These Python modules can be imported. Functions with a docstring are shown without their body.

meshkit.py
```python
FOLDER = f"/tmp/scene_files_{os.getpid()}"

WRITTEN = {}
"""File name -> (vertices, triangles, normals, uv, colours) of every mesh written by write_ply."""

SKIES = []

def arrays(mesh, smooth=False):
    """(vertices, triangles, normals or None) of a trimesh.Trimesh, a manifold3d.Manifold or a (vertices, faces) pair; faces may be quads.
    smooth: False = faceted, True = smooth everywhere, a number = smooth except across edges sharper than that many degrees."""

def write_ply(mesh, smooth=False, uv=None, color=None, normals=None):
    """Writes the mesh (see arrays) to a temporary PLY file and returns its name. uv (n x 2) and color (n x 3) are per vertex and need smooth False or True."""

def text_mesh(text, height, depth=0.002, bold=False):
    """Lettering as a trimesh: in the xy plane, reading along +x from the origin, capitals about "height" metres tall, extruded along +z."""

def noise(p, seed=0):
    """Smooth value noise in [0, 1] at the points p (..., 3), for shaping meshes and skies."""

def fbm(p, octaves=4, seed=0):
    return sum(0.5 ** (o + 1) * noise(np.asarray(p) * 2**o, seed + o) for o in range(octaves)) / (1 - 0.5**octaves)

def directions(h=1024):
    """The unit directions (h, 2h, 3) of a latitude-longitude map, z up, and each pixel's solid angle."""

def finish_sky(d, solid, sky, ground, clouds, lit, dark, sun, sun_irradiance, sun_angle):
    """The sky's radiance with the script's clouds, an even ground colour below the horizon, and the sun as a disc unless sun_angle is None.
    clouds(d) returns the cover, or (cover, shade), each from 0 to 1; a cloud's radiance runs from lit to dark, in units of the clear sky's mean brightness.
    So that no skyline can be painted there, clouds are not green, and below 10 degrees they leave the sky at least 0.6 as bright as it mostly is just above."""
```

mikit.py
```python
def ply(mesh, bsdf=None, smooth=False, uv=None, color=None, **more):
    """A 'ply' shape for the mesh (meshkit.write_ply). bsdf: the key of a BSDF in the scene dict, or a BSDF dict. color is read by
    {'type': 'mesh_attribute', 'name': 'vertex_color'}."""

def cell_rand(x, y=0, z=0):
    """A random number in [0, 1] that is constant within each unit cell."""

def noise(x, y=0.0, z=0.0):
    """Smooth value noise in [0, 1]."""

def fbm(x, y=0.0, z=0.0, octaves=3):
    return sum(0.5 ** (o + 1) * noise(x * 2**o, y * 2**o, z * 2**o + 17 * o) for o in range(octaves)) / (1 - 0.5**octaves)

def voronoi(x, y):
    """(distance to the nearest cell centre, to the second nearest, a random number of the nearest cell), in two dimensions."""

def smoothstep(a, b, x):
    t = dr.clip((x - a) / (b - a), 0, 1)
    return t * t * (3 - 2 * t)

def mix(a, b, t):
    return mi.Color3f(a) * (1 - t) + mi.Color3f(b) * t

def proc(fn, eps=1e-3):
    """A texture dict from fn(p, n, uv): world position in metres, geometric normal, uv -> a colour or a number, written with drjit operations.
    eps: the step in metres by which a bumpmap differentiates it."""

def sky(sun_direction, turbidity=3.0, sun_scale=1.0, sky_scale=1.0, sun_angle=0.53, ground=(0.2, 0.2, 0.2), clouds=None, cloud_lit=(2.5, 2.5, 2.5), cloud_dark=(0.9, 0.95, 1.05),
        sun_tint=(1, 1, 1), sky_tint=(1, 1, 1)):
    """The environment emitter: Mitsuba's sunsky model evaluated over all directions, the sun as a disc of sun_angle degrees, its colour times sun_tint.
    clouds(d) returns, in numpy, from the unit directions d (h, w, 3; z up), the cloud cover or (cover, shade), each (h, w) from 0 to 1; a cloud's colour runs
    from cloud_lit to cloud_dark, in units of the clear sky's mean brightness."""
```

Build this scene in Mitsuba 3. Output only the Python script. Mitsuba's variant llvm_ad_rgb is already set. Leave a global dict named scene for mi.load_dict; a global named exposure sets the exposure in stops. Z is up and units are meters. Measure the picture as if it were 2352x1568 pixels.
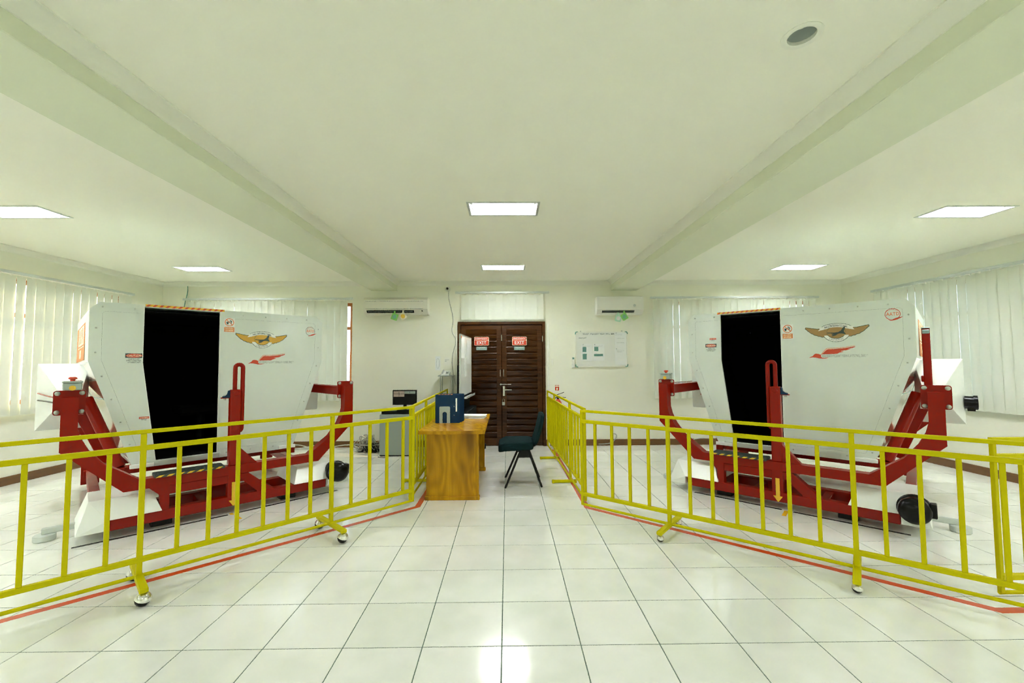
import math, random
import numpy as np
import trimesh, shapely
import shapely.geometry as sg
import shapely.affinity as sa
import mitsuba as mi
import drjit as dr
import mikit, meshkit

T = mi.ScalarTransform4f
scene, labels = {'type': 'scene'}, {}
rng = random.Random(7)

# ------------------------------------------------------------------ camera, sky, exposure
EYE = np.array([0.0347025453, -2.23484896, 1.42222202])
FWD = np.array([0.0111911054, 0.998632985, 0.0510580106])
UPV = np.array([0.0049295971, -0.0511156868, 0.9986805724])
scene['camera'] = {'type': 'perspective', 'fov': 100.1935, 'fov_axis': 'x', 'near_clip': 0.02, 'far_clip': 200.0,
                   'to_world': T().look_at(origin=EYE.tolist(), target=(EYE + FWD).tolist(), up=UPV.tolist())}
exposure = 1.05
scene['sky'] = mikit.sky((-0.80, 0.25, 0.55), turbidity=4.0, sun_scale=3.0, sky_scale=13.0, sun_tint=(1.0, 0.82, 0.52), ground=(0.3, 0.3, 0.27))
LAMP = 112.0
LAMP_RGB = (0.985, 1.0, 1.06)

# ------------------------------------------------------------------ helpers
PI = math.pi
ID = T()

def mat(name, **k):
    b = {'type': 'principled'}
    for a, v in k.items():
        b[a] = {'type': 'rgb', 'value': list(v)} if isinstance(v, (tuple, list)) else v
    scene[name] = {'type': 'twosided', 'bsdf': b}
    return name

def numbered(name):
    if name not in used:
        used[name] = 0
        return name
    used[name] += 1
    return f'{name}_{used[name]:03d}'
used = {}

def thing(name, label, cat, group=None, kind=None):
    key = numbered(name)
    labels[key] = {'label': label, 'category': cat}
    if group: labels[key]['group'] = group
    if kind: labels[key]['kind'] = kind
    return key

def struct(name, label=None):
    key = numbered(name)
    labels[key] = {'kind': 'structure'}
    if label: labels[key]['label'] = label
    return key

def cat(*ms):
    return trimesh.util.concatenate([m for m in ms if m is not None])

def put(key, mesh, m, tw=None, smooth=False, **more):
    """One entry under exactly this key."""
    d = mesh if isinstance(mesh, dict) else mikit.ply(mesh, m, smooth=smooth)
    d = dict(d)
    if tw is not None: d['to_world'] = tw
    d.update(more)
    scene[key] = d
    return key

def part(parent, name, mesh, m, tw=None, smooth=False, label=None, kind=None, **more):
    key = numbered(parent + '__' + name)
    put(key, mesh, m, tw, smooth, **more)
    if label or kind:
        labels[key] = {}
        if label: labels[key]['label'] = label
        if kind: labels[key]['kind'] = kind
    return key

def single(name, mesh, m, label, catg, tw=None, smooth=False, group=None, kind=None):
    key = thing(name, label, catg, group, kind)
    return put(key, mesh, m, tw, smooth)

def box(x0, x1, y0, y1, z0, z1, b=0.0):
    if x0 > x1: x0, x1 = x1, x0
    if y0 > y1: y0, y1 = y1, y0
    if z0 > z1: z0, z1 = z1, z0
    if b <= 0:
        m = trimesh.creation.box((x1 - x0, y1 - y0, z1 - z0))
        m.apply_translation(((x0 + x1) / 2, (y0 + y1) / 2, (z0 + z1) / 2))
        return m
    b = min(b, 0.45 * (x1 - x0), 0.45 * (y1 - y0), 0.45 * (z1 - z0))
    pts = []
    for sx in (0, 1):
        for sy in (0, 1):
            for sz in (0, 1):
                c = np.array([(x0, x1)[sx], (y0, y1)[sy], (z0, z1)[sz]])
                d = np.array([1 - 2 * sx, 1 - 2 * sy, 1 - 2 * sz]) * b
                for k in range(3):
                    e = d.copy(); e[k] = 0
                    pts.append(c + e)
    return trimesh.convex.convex_hull(np.array(pts))

def bar(p0, p1, w, h, b=0.002, up=(0, 0, 1)):
    """Box between two points: w across, h along 'up'."""
    p0, p1 = np.array(p0, float), np.array(p1, float)
    d = p1 - p0; L = np.linalg.norm(d); d /= L
    if abs(d @ np.array(up, float)) > 0.999: up = (1, 0, 0) if abs(d[0]) < 0.9 else (0, 1, 0)
    s = np.cross(d, np.array(up, float))
    s /= np.linalg.norm(s)
    u = np.cross(s, d)
    m = box(0, L, -w / 2, w / 2, -h / 2, h / 2, b)
    M = np.eye(4); M[:3, 0], M[:3, 1], M[:3, 2], M[:3, 3] = d, -s, u, p0
    m.apply_transform(M)
    return m

def tube(pts, r, n=10, closed=False):
    P = np.array(pts, float); N = len(P)
    t = np.zeros_like(P)
    for i in range(N):
        a = P[(i - 1) % N] if (closed or i > 0) else P[i]
        c = P[(i + 1) % N] if (closed or i < N - 1) else P[i]
        t[i] = c - a
    t /= np.linalg.norm(t, axis=1, keepdims=True) + 1e-12
    ref = np.array([0, 0, 1.0]) if abs(t[0][2]) < 0.9 else np.array([1.0, 0, 0])
    a = np.cross(t[0], ref); a /= np.linalg.norm(a)
    ring = []
    for i in range(N):
        a = a - t[i] * (a @ t[i]); a /= np.linalg.norm(a) + 1e-12
        b = np.cross(t[i], a)
        ang = np.arange(n) * 2 * PI / n
        ring.append(P[i] + r * (np.cos(ang)[:, None] * a + np.sin(ang)[:, None] * b))
    V = np.vstack(ring); F = []
    for i in range(N if closed else N - 1):
        j = (i + 1) % N
        for k in range(n):
            l = (k + 1) % n
            F += [[i * n + k, i * n + l, j * n + l], [i * n + k, j * n + l, j * n + k]]
    if not closed:
        V = np.vstack([V, P[0], P[-1]])
        for k in range(n):
            l = (k + 1) % n
            F += [[N * n, k, l][::-1], [N * n + 1, (N - 1) * n + k, (N - 1) * n + l]]
    m = trimesh.Trimesh(V, F, process=False)
    if m.volume < 0: m.invert()
    return m

def cyl(p0, p1, r, n=20):
    return tube([p0, p1], r, n)

def lathe(prof, n=24):
    """prof: list of (r, z); around z."""
    V, F = [], []
    m = len(prof)
    for k in range(n):
        a = 2 * PI * k / n
        for r_, z in prof: V.append((r_ * math.cos(a), r_ * math.sin(a), z))
    for k in range(n):
        l = (k + 1) % n
        for i in range(m - 1):
            F += [[k * m + i, l * m + i, l * m + i + 1], [k * m + i, l * m + i + 1, k * m + i + 1]]
    t = trimesh.Trimesh(V, F, process=False)
    t.merge_vertices(); t.update_faces(t.nondegenerate_faces())
    return t

def ext(poly, h, z=0.0):
    """Extrude a shapely polygon in xy along +z."""
    ms = []
    for g in getattr(poly, 'geoms', [poly]):
        if g.is_empty or g.area < 1e-9 or g.geom_type != 'Polygon': continue
        ms.append(trimesh.creation.extrude_polygon(g, h, engine='earcut'))
    m = cat(*ms); m.apply_translation((0, 0, z))
    return m

def front(m):
    """xy drawing extruded along z -> stands in xz, extruded towards -y."""
    V = m.vertices; m.vertices = np.stack([V[:, 0], -V[:, 2], V[:, 1]], 1)
    return m

def plate(poly, y0, y1):
    """polygon given in (x, z), occupying y0..y1."""
    m = front(ext(poly, abs(y1 - y0)))
    m.apply_translation((0, max(y0, y1), 0))
    return m

def moved(m, *t):
    m = m.copy(); m.apply_translation(t); return m

def P2(*pts): return sg.Polygon(pts)

def rrect(x0, x1, y0, y1, r):
    return sg.box(x0 + r, y0 + r, x1 - r, y1 - r).buffer(r, quad_segs=4)

def ellipse(cx, cy, rx, ry, n=40):
    a = np.linspace(0, 2 * PI, n, endpoint=False)
    return sg.Polygon(np.stack([cx + rx * np.cos(a), cy + ry * np.sin(a)], 1))

def text(s, h, width=None, center=True, bold=False, depth=0.0004):
    m = meshkit.text_mesh(s, h, depth, bold=bold)
    lo, hi = m.bounds
    if width: m.apply_scale((width / (hi[0] - lo[0]), 1, 1))
    lo, hi = m.bounds
    m.apply_translation((-(lo[0] + hi[0]) / 2 if center else -lo[0], 0, 0))
    return m

def arc_text(s, h, width, R, bold=False, down=False, depth=0.0004):
    m = text(s, h, width, True, bold, depth)
    m = m.subdivide() if len(m.faces) < 4000 else m
    V = m.vertices.copy()
    if not down:
        th = V[:, 0] / R; rr = R + V[:, 1]
        m.vertices = np.stack([rr * np.sin(th), rr * np.cos(th) - R, V[:, 2]], 1)
    else:
        th = V[:, 0] / R; rr = R - V[:, 1]
        m.vertices = np.stack([rr * np.sin(th), R - rr * np.cos(th), V[:, 2]], 1)
    return m

# ------------------------------------------------------------------ materials
def mk_floor(p, n, uv):
    c = mikit.fbm(p.x * 1.7 + 3, p.y * 1.7, 0.0, 4)
    d = mikit.fbm(p.x * 6 + 9, p.y * 6, 2.0, 3)
    r = mikit.cell_rand(p.x * 2.5, p.y * 2.5, 3)
    t = dr.clip(0.55 * c + 0.35 * d + 0.18 * (r - 0.5), 0, 1)
    return mikit.mix((0.69, 0.72, 0.645), (0.79, 0.805, 0.75), mikit.smoothstep(0.25, 0.65, t))

def mk_wall(p, n, uv):
    c = mikit.fbm(p.x * 0.9 + p.y * 0.7, p.z * 1.1, 1.0, 3)
    return mikit.mix((0.81, 0.83, 0.70), (0.84, 0.855, 0.73), c)

def mk_teak(p, n, uv):
    top = dr.abs(n.z) > 0.5
    a = dr.select(top, p.x * 0.8 + p.y * 0.35, p.x)
    l = dr.select(top, p.y - p.x * 0.6, p.z)
    board = dr.floor(a * 9.0)
    w = mikit.fbm(a * 3.0 + 5, l * 1.1, 1.0, 3)
    bl = mikit.noise(board * 7.7, 0.3, 4.0)
    ring = a * 30 + 26 * w + 9 * bl
    g = 0.5 + 0.5 * dr.sin(ring * 2.2)
    fine = mikit.noise(a * 320, l * 9, 0.0)
    dark = mikit.smoothstep(0.62, 0.9, mikit.fbm(a * 5.5 + 11, l * 1.6, 3.0, 3))
    base = mikit.mix((0.29, 0.128, 0.001), (0.45, 0.235, 0.003), g * 0.6 + 0.4 * fine)
    base = mikit.mix(base, (0.30, 0.11, 0.008), 0.55 * mikit.smoothstep(0.55, 0.9, bl))
    return mikit.mix(base, (0.11, 0.040, 0.004), dark * 0.8)

def mk_door(p, n, uv):
    g = mikit.fbm(p.x * 5, p.z * 55, p.y * 20, 3)
    k = mikit.fbm(p.x * 2 + 3, p.z * 4, 1.0, 2)
    return mikit.mix((0.012, 0.0035, 0.001), (0.050, 0.017, 0.003), mikit.smoothstep(0.25, 0.75, 0.6 * g + 0.45 * k))

def mk_frame(p, n, uv):
    g = mikit.fbm(p.x * 9, p.z * 5, p.y * 9, 3)
    return mikit.mix((0.23, 0.075, 0.014), (0.36, 0.13, 0.024), g)

def mk_base(p, n, uv):
    g = mikit.fbm(p.x * 4, p.z * 30, p.y * 4, 3)
    return mikit.mix((0.095, 0.040, 0.010), (0.15, 0.064, 0.016), g)

mat('m_floor', base_color=mikit.proc(mk_floor), roughness=0.13, specular=0.5)
mat('m_grout', base_color=(0.10, 0.14, 0.11), roughness=0.8)
mat('m_wall', base_color=mikit.proc(mk_wall), roughness=0.65, specular=0.3)
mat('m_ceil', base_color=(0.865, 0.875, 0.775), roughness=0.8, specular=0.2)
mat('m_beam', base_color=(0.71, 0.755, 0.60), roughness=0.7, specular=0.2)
mat('m_rail', base_color=(0.62, 0.68, 0.65), roughness=0.35)
mat('m_trim', base_color=(0.81, 0.83, 0.74), roughness=0.6, specular=0.3)
mat('m_skirt', base_color=mikit.proc(mk_base), roughness=0.3)
mat('m_teak', base_color=mikit.proc(mk_teak), roughness=0.22, specular=0.18)
mat('m_door', base_color=mikit.proc(mk_door), roughness=0.2, specular=0.18)
mat('m_winframe', base_color=mikit.proc(mk_frame), roughness=0.45)
mat('m_yellow', base_color=(0.47, 0.425, 0.0005), roughness=0.4, specular=0.08)
mat('m_red', base_color=(0.20, 0.0055, 0.001), roughness=0.22, specular=0.16)
mat('m_cabin', base_color=(0.70, 0.775, 0.71), roughness=0.16, specular=0.5)
mat('m_white', base_color=(0.80, 0.84, 0.80), roughness=0.3, specular=0.5)
mat('m_endpanel', base_color=(0.80, 0.79, 0.66), roughness=0.12, specular=0.6)
mat('m_void', base_color=(0.0016, 0.0016, 0.0016), roughness=0.9, specular=0.05)
mat('m_black', base_color=(0.002, 0.0022, 0.0022), roughness=0.25, specular=0.15)
mat('m_blackmat', base_color=(0.004, 0.005, 0.005), roughness=0.7, specular=0.1)
mat('m_fabric', base_color=(0.0015, 0.0085, 0.009), roughness=0.85, specular=0.08)
mat('m_steel', base_color=(0.62, 0.64, 0.62), roughness=0.25, metallic=1.0)
mat('m_chrome', base_color=(0.80, 0.81, 0.79), roughness=0.08, metallic=1.0)
mat('m_bolt', base_color=(0.42, 0.46, 0.41), roughness=0.45, metallic=0.7)
mat('m_alu', base_color=(0.55, 0.60, 0.57), roughness=0.35, metallic=0.4)
mat('m_grey', base_color=(0.31, 0.37, 0.335), roughness=0.4, specular=0.3)
mat('m_greyd', base_color=(0.025, 0.034, 0.031), roughness=0.6)
mat('m_acwhite', base_color=(0.80, 0.81, 0.70), roughness=0.35)
mat('m_acwhite2', base_color=(0.84, 0.86, 0.80), roughness=0.3)
mat('m_paper', base_color=(0.80, 0.84, 0.82), roughness=0.7, specular=0.2)
mat('m_board', base_color=(0.78, 0.82, 0.76), roughness=0.2, specular=0.5)
mat('m_navy', base_color=(0.0015, 0.019, 0.050), roughness=0.4, specular=0.15)
mat('m_orange', base_color=(0.62, 0.22, 0.06), roughness=0.4)
mat('m_signred', base_color=(0.50, 0.040, 0.012), roughness=0.35)
mat('m_signorange', base_color=(0.66, 0.17, 0.04), roughness=0.35)
mat('m_ink', base_color=(0.020, 0.040, 0.036), roughness=0.5)
mat('m_inkgrey', base_color=(0.26, 0.31, 0.28), roughness=0.5)
mat('m_gold', base_color=(0.56, 0.31, 0.022), roughness=0.35)
mat('m_goldd', base_color=(0.32, 0.19, 0.06), roughness=0.35)
mat('m_signgreen', base_color=(0.01, 0.05, 0.03), roughness=0.4)
mat('m_tapered', base_color=(0.50, 0.060, 0.014), roughness=0.25)
mat('m_tapeblack', base_color=(0.010, 0.011, 0.010), roughness=0.35)
mat('m_tapeyellow', base_color=(0.70, 0.43, 0.02), roughness=0.4)
mat('m_green', base_color=(0.22, 0.56, 0.10), roughness=0.3)
mat('m_teal', base_color=(0.16, 0.42, 0.28), roughness=0.3)
mat('m_tealpale', base_color=(0.42, 0.70, 0.54), roughness=0.35)
mat('m_lemon', base_color=(0.72, 0.50, 0.04), roughness=0.3)
mat('m_cream', base_color=(0.82, 0.78, 0.58), roughness=0.5)
mat('m_cable', base_color=(0.30, 0.32, 0.29), roughness=0.5)
mat('m_cablew', base_color=(0.60, 0.62, 0.54), roughness=0.5)
mat('m_tealgrey', base_color=(0.10, 0.25, 0.21), roughness=0.6)
mat('m_plaque', base_color=(0.20, 0.29, 0.28), roughness=0.3, metallic=0.4)
mat('m_photo', base_color=(0.40, 0.32, 0.27), roughness=0.5)
mat('m_ground', base_color=(0.50, 0.46, 0.38), roughness=0.9)
mat('m_lampwhite', base_color=(0.86, 0.88, 0.84), roughness=0.35)
scene['m_blind'] = {'type': 'principledthin', 'base_color': {'type': 'rgb', 'value': [0.72, 0.755, 0.65]}, 'roughness': 0.7, 'diff_trans': 0.10, 'spec_trans': 0.0}
scene['m_glass'] = {'type': 'thindielectric'}

# ------------------------------------------------------------------ the room
XL, XR, YB, YF = -5.957, 5.959, 5.23, -8.0
ZCE = 2.86
TH = 0.20

def wall_xz(x0, x1, z0, z1, holes):
    return sg.box(x0, z0, x1, z1).difference(shapely.union_all([sg.box(*h) for h in holes])) if holes else sg.box(x0, z0, x1, z1)

WIN_BL = (-5.42, 0.95, -2.665, 2.50)
WIN_BR = (2.66, 0.95, 5.42, 2.50)
TRANS = (-0.76, 2.215, 0.64, 2.60)
DOORH = (-0.826, 0.0, 0.697, 2.15)
k = struct('wall_back', 'cream painted back wall with the brown double door')
put(k, plate(wall_xz(XL - TH, XR + TH, -0.05, ZCE + 0.05, [WIN_BL, WIN_BR, TRANS, DOORH]), YB, YB + TH), 'm_wall')
# side walls: drawn in (y, z)
WIN_L = (0.9, 0.95, 4.50, 2.50)
WIN_R = (0.9, 0.95, 4.42, 2.50)
def sidewall(x0, x1, hole):
    m = ext(wall_xz(YF, YB, -0.05, ZCE + 0.05, [hole]), x1 - x0)      # (y, z, h)
    V = m.vertices; m.vertices = np.stack([V[:, 2] + x0, V[:, 0], V[:, 1]], 1)
    return m
k = struct('wall_left', 'cream painted left wall with a wide window'); put(k, sidewall(XL - TH, XL, WIN_L), 'm_wall')
k = struct('wall_right', 'cream painted right wall with a wide window'); put(k, sidewall(XR, XR + TH, WIN_R), 'm_wall')
k = struct('wall_front', 'cream painted wall behind the viewer'); put(k, box(XL - TH, XR + TH, YF - TH, YF, -0.05, ZCE + 0.05), 'm_wall')
# floor: grout bed with every tile on it
k = struct('floor', 'glossy cream floor laid with square tiles')
put(k, box(XL, XR, YF, YB, -0.12, -0.0025), 'm_grout')
TS = 0.4
tile_ply = mikit.ply(box(0.0028, TS - 0.0028, 0.0028, TS - 0.0028, -0.012, 0.0, 0.0012), 'm_floor')
RT = np.cross(FWD, UPV)
def project(p):
    q = np.array(p) - EYE; d = q @ FWD
    return np.array([1176 + 983.4 * (q @ RT) / d, 784 - 983.4 * (q @ UPV) / d]) if d > 0.05 else None
tiles = []
for i in range(-15, 15):
    for j in range(-20, 14):
        x0, x1, y0, y1 = i * TS, (i + 1) * TS, j * TS, (j + 1) * TS
        cx0, cx1, cy0, cy1 = max(x0, XL), min(x1, XR), max(y0, YF), min(y1, YB)
        if cx1 - cx0 < 0.01 or cy1 - cy0 < 0.01: continue
        q = [project((a, b, 0)) for a in (cx0, cx1) for b in (cy0, cy1)]
        area = 0
        if all(v is not None for v in q):
            g = sg.MultiPoint(q).convex_hull.intersection(sg.box(0, 0, 2352, 1568)); area = g.area
        tiles.append((area, cx0, cx1, cy0, cy1))
tiles.sort(key=lambda t: -t[0])
rest = []
for n_, (a, x0, x1, y0, y1) in enumerate(tiles):
    full = x1 - x0 > TS - 1e-6 and y1 - y0 > TS - 1e-6
    if n_ < 300 and a > 40:
        if full: part('floor', 'tile', tile_ply, None, T().translate([x0, y0, 0]))
        else: part('floor', 'tile', box(x0 + .0022, x1 - .0022, y0 + .0022, y1 - .0022, -0.012, 0, 0.0012), 'm_floor')
    else: rest.append(box(x0 + .0022, x1 - .0022, y0 + .0022, y1 - .0022, -0.012, 0.0))
if rest: part('floor', 'far_tiles', cat(*rest), 'm_floor', kind='stuff', label='further floor tiles out of view or small in the distance')
# ceiling with two boxed beams
k = struct('ceiling', 'smooth off-white ceiling with two boxed beams')
LIGHTS = [(0.005, 1.685, 0.66, 0.35, False), (-0.02, 4.12, 0.66, 0.35, False), (4.455, 1.78, 0.68, 0.33, True), (4.465, 4.16, 0.68, 0.36, True), (-4.52, 1.75, 0.68, 0.33, True), (-4.52, 4.16, 0.68, 0.33, True)] + [(x_, y_, 0.68, 0.34, False) for x_, y_ in ((4.5, -0.77), (-4.5, -0.77), (0.0, -3.2), (4.5, -3.2), (-4.5, -3.2), (4.5, -5.65), (-4.5, -5.65))]
DOWN = (1.342, -0.43)
cp = sg.box(XL - TH, YF - TH, XR + TH, YB + TH)
for (a, b, w_, d_, l_) in LIGHTS: cp = cp.difference(sg.box(a - w_ / 2 + 0.02, b - d_ / 2 + 0.02, a + w_ / 2 - 0.02, b + d_ / 2 - 0.02))
cp = cp.difference(sg.Point(*DOWN).buffer(0.060, quad_segs=10))
put(k, ext(cp, 0.02, ZCE), 'm_ceil')
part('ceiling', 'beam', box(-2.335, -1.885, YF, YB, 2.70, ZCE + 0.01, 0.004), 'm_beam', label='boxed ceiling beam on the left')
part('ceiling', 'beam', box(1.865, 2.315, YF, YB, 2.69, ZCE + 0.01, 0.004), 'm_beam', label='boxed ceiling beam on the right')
CORN = sg.Polygon([(0, 0), (0, -0.072), (0.008, -0.072), (0.012, -0.060), (0.022, -0.045), (0.038, -0.032), (0.058, -0.022), (0.066, -0.012), (0.078, -0.008), (0.078, 0)])
def cornice(p, q, inward):
    """p, q floor points; inward: unit vector from the wall into the room."""
    p, q = np.array(p, float), np.array(q, float); L = np.linalg.norm(q - p)
    m = ext(CORN, L); V = m.vertices
    d = (q - p) / L; w = np.array(inward, float)
    xy = p + V[:, 0:1] * w + V[:, 2:3] * d
    m.vertices = np.column_stack([xy, ZCE + V[:, 1]])
    if m.volume < 0: m.invert()
    return m
for p, q, w in (((XL, YB), (-2.335, YB), (0, -1)), ((-1.885, YB), (1.865, YB), (0, -1)), ((2.315, YB), (XR, YB), (0, -1)),
                ((XL, YF), (XL, YB), (1, 0)), ((XR, YF), (XR, YB), (-1, 0)), ((-1.885, YF), (-1.885, YB), (1, 0)), ((1.865, YF), (1.865, YB), (-1, 0))):
    k = numbered('trim_1'); k = f'trim_{used["trim_1"] + 1}'
    labels[k] = {'kind': 'structure', 'label': 'moulded plaster ceiling cornice'}
    put(k, cornice(p, q, w), 'm_trim', smooth=40)
# skirting boards
SK = 0.105
for nm, m in (('baseboard_back', cat(box(XL, -0.83, YB - 0.014, YB, 0, SK, 0.003), box(0.70, XR, YB - 0.014, YB, 0, SK, 0.003))),
              ('baseboard_left', box(XL, XL + 0.014, YF, YB, 0, SK, 0.003)), ('baseboard_right', box(XR - 0.014, XR, YF, YB, 0, SK, 0.003))):
    labels[nm] = {'kind': 'structure', 'label': 'dark brown skirting board'}
    put(nm, m, 'm_skirt')
# outside ground
k = struct('ground', 'pale paved ground outside the windows'); put(k, box(-40, 40, -40, 40, -0.6, -0.35), 'm_ground')

# windows
def window(n, hole, axis, at, nv):
    """axis 'y': window in the back wall (hole in x, z); axis 'x': side wall (hole in y, z)."""
    a0, z0, a1, z1 = hole
    key = struct(f'window_{n}', 'brown wooden window frame behind vertical blinds')
    f = 0.055
    ms = [sg.box(a0, z0, a1, z1).difference(sg.box(a0 + f, z0 + f, a1 - f, z1 - f))]
    for i in range(1, nv):
        c = a0 + (a1 - a0) * i / nv
        ms.append(sg.box(c - 0.03, z0, c + 0.03, z1))
    if z1 - z0 > 1: ms.append(sg.box(a0, z1 - 0.47, a1, z1 - 0.42))
    def to(m):
        if axis == 'x':
            V = m.vertices.copy(); m.vertices = np.stack([at + V[:, 1] * (1 if at > 0 else -1), V[:, 0], V[:, 2]], 1)
            if at > 0: m.invert()
        else: m.apply_translation((0, at, 0))
        if m.volume < 0: m.invert()
        return m
    put(key, to(plate(shapely.union_all(ms), 0.07, 0.13)), 'm_winframe')
    pane = trimesh.Trimesh([(a0 + f, 0.1, z0 + f), (a1 - f, 0.1, z0 + f), (a1 - f, 0.1, z1 - f), (a0 + f, 0.1, z1 - f)], [[0, 1, 2], [0, 2, 3]], process=False)
    if axis == 'x':
        V = pane.vertices.copy(); pane.vertices = np.stack([at + V[:, 1] * (1 if at > 0 else -1), V[:, 0], V[:, 2]], 1)
    else: pane.apply_translation((0, at, 0))
    part(key, 'pane', pane, 'm_glass')
window(1, WIN_L, 'x', XL, 4)
window(2, WIN_BL, 'y', YB, 3)
window(3, TRANS, 'y', YB, 2)
window(4, WIN_BR, 'y', YB, 3)
window(5, WIN_R, 'x', XR, 4)

# ------------------------------------------------------------------ vertical blinds
def slat_mesh(w, h):
    n = 5
    xs = np.linspace(-w / 2, w / 2, n); ys = 0.006 * (1 - (2 * xs / w) ** 2)
    V = np.array([(x, y, z) for z in (0, -h) for x, y in zip(xs, ys)])
    F = []
    for i in range(n - 1): F += [[i, i + 1, n + i + 1], [i, n + i + 1, n + i]]
    return trimesh.Trimesh(V, F, process=False)
slat_cache = {}
def blind(label, start, direction, nslat, pitch, ztop, zbot, into, turn, spread, w=0.127, rail=None, group=None):
    """start: (x, y) of the first slat's centre; direction: unit vector along the wall; into: unit vector into the room."""
    t = thing('vertical_blind', label, 'blinds', group)
    h = ztop - zbot
    if (w, h) not in slat_cache: slat_cache[(w, h)] = mikit.ply(slat_mesh(w, h), 'm_blind', smooth=True)
    d, o = np.array(direction, float), np.array(into, float)
    r0, r1 = rail
    p0, p1 = np.array(start) + d * r0, np.array(start) + d * r1
    part(t, 'head_rail', bar((*p0, ztop + 0.030), (*p1, ztop + 0.030), 0.045, 0.035, 0.004), 'm_rail')
    base = math.degrees(math.atan2(d[1], d[0]))
    clips = []
    for i in range(nslat):
        c = np.array(start) + d * pitch * i
        a = base + turn + rng.uniform(-spread, spread)
        part(t, 'slat', slat_cache[(w, h)], None, T().translate([float(c[0]), float(c[1]), ztop]).rotate([0, 0, 1], a))
        clips.append(box(c[0] - 0.008, c[0] + 0.008, c[1] - 0.008, c[1] + 0.008, ztop - 0.012, ztop + 0.016))
    part(t, 'carrier_clip', cat(*clips), 'm_trim', kind='stuff')
    e = np.array(start) + d * pitch * (nslat - 1)
    ch = []
    for i in range(nslat - 1):
        a, b = np.array(start) + d * pitch * i, np.array(start) + d * pitch * (i + 1)
        ch.append(tube([(*a, zbot + 0.004), (*((a + b) / 2), zbot - 0.006), (*b, zbot + 0.004)], 0.0015, 4))
    part(t, 'bottom_chain', cat(*ch), 'm_trim', kind='stuff')
g = 0.06
blind('cream vertical blinds glowing over the left wall window', (XL + g, 4.50), (0, -1), 34, 0.114, 2.515, 0.83, (1, 0), 9, 6, rail=(-0.09, 3.9))
blind('cream vertical blinds of the back wall window behind the left simulator', (-5.42, YB - g), (1, 0), 24, 0.1145, 2.525, 0.80, (0, -1), -8, 7, rail=(-0.13, 2.79))
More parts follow.
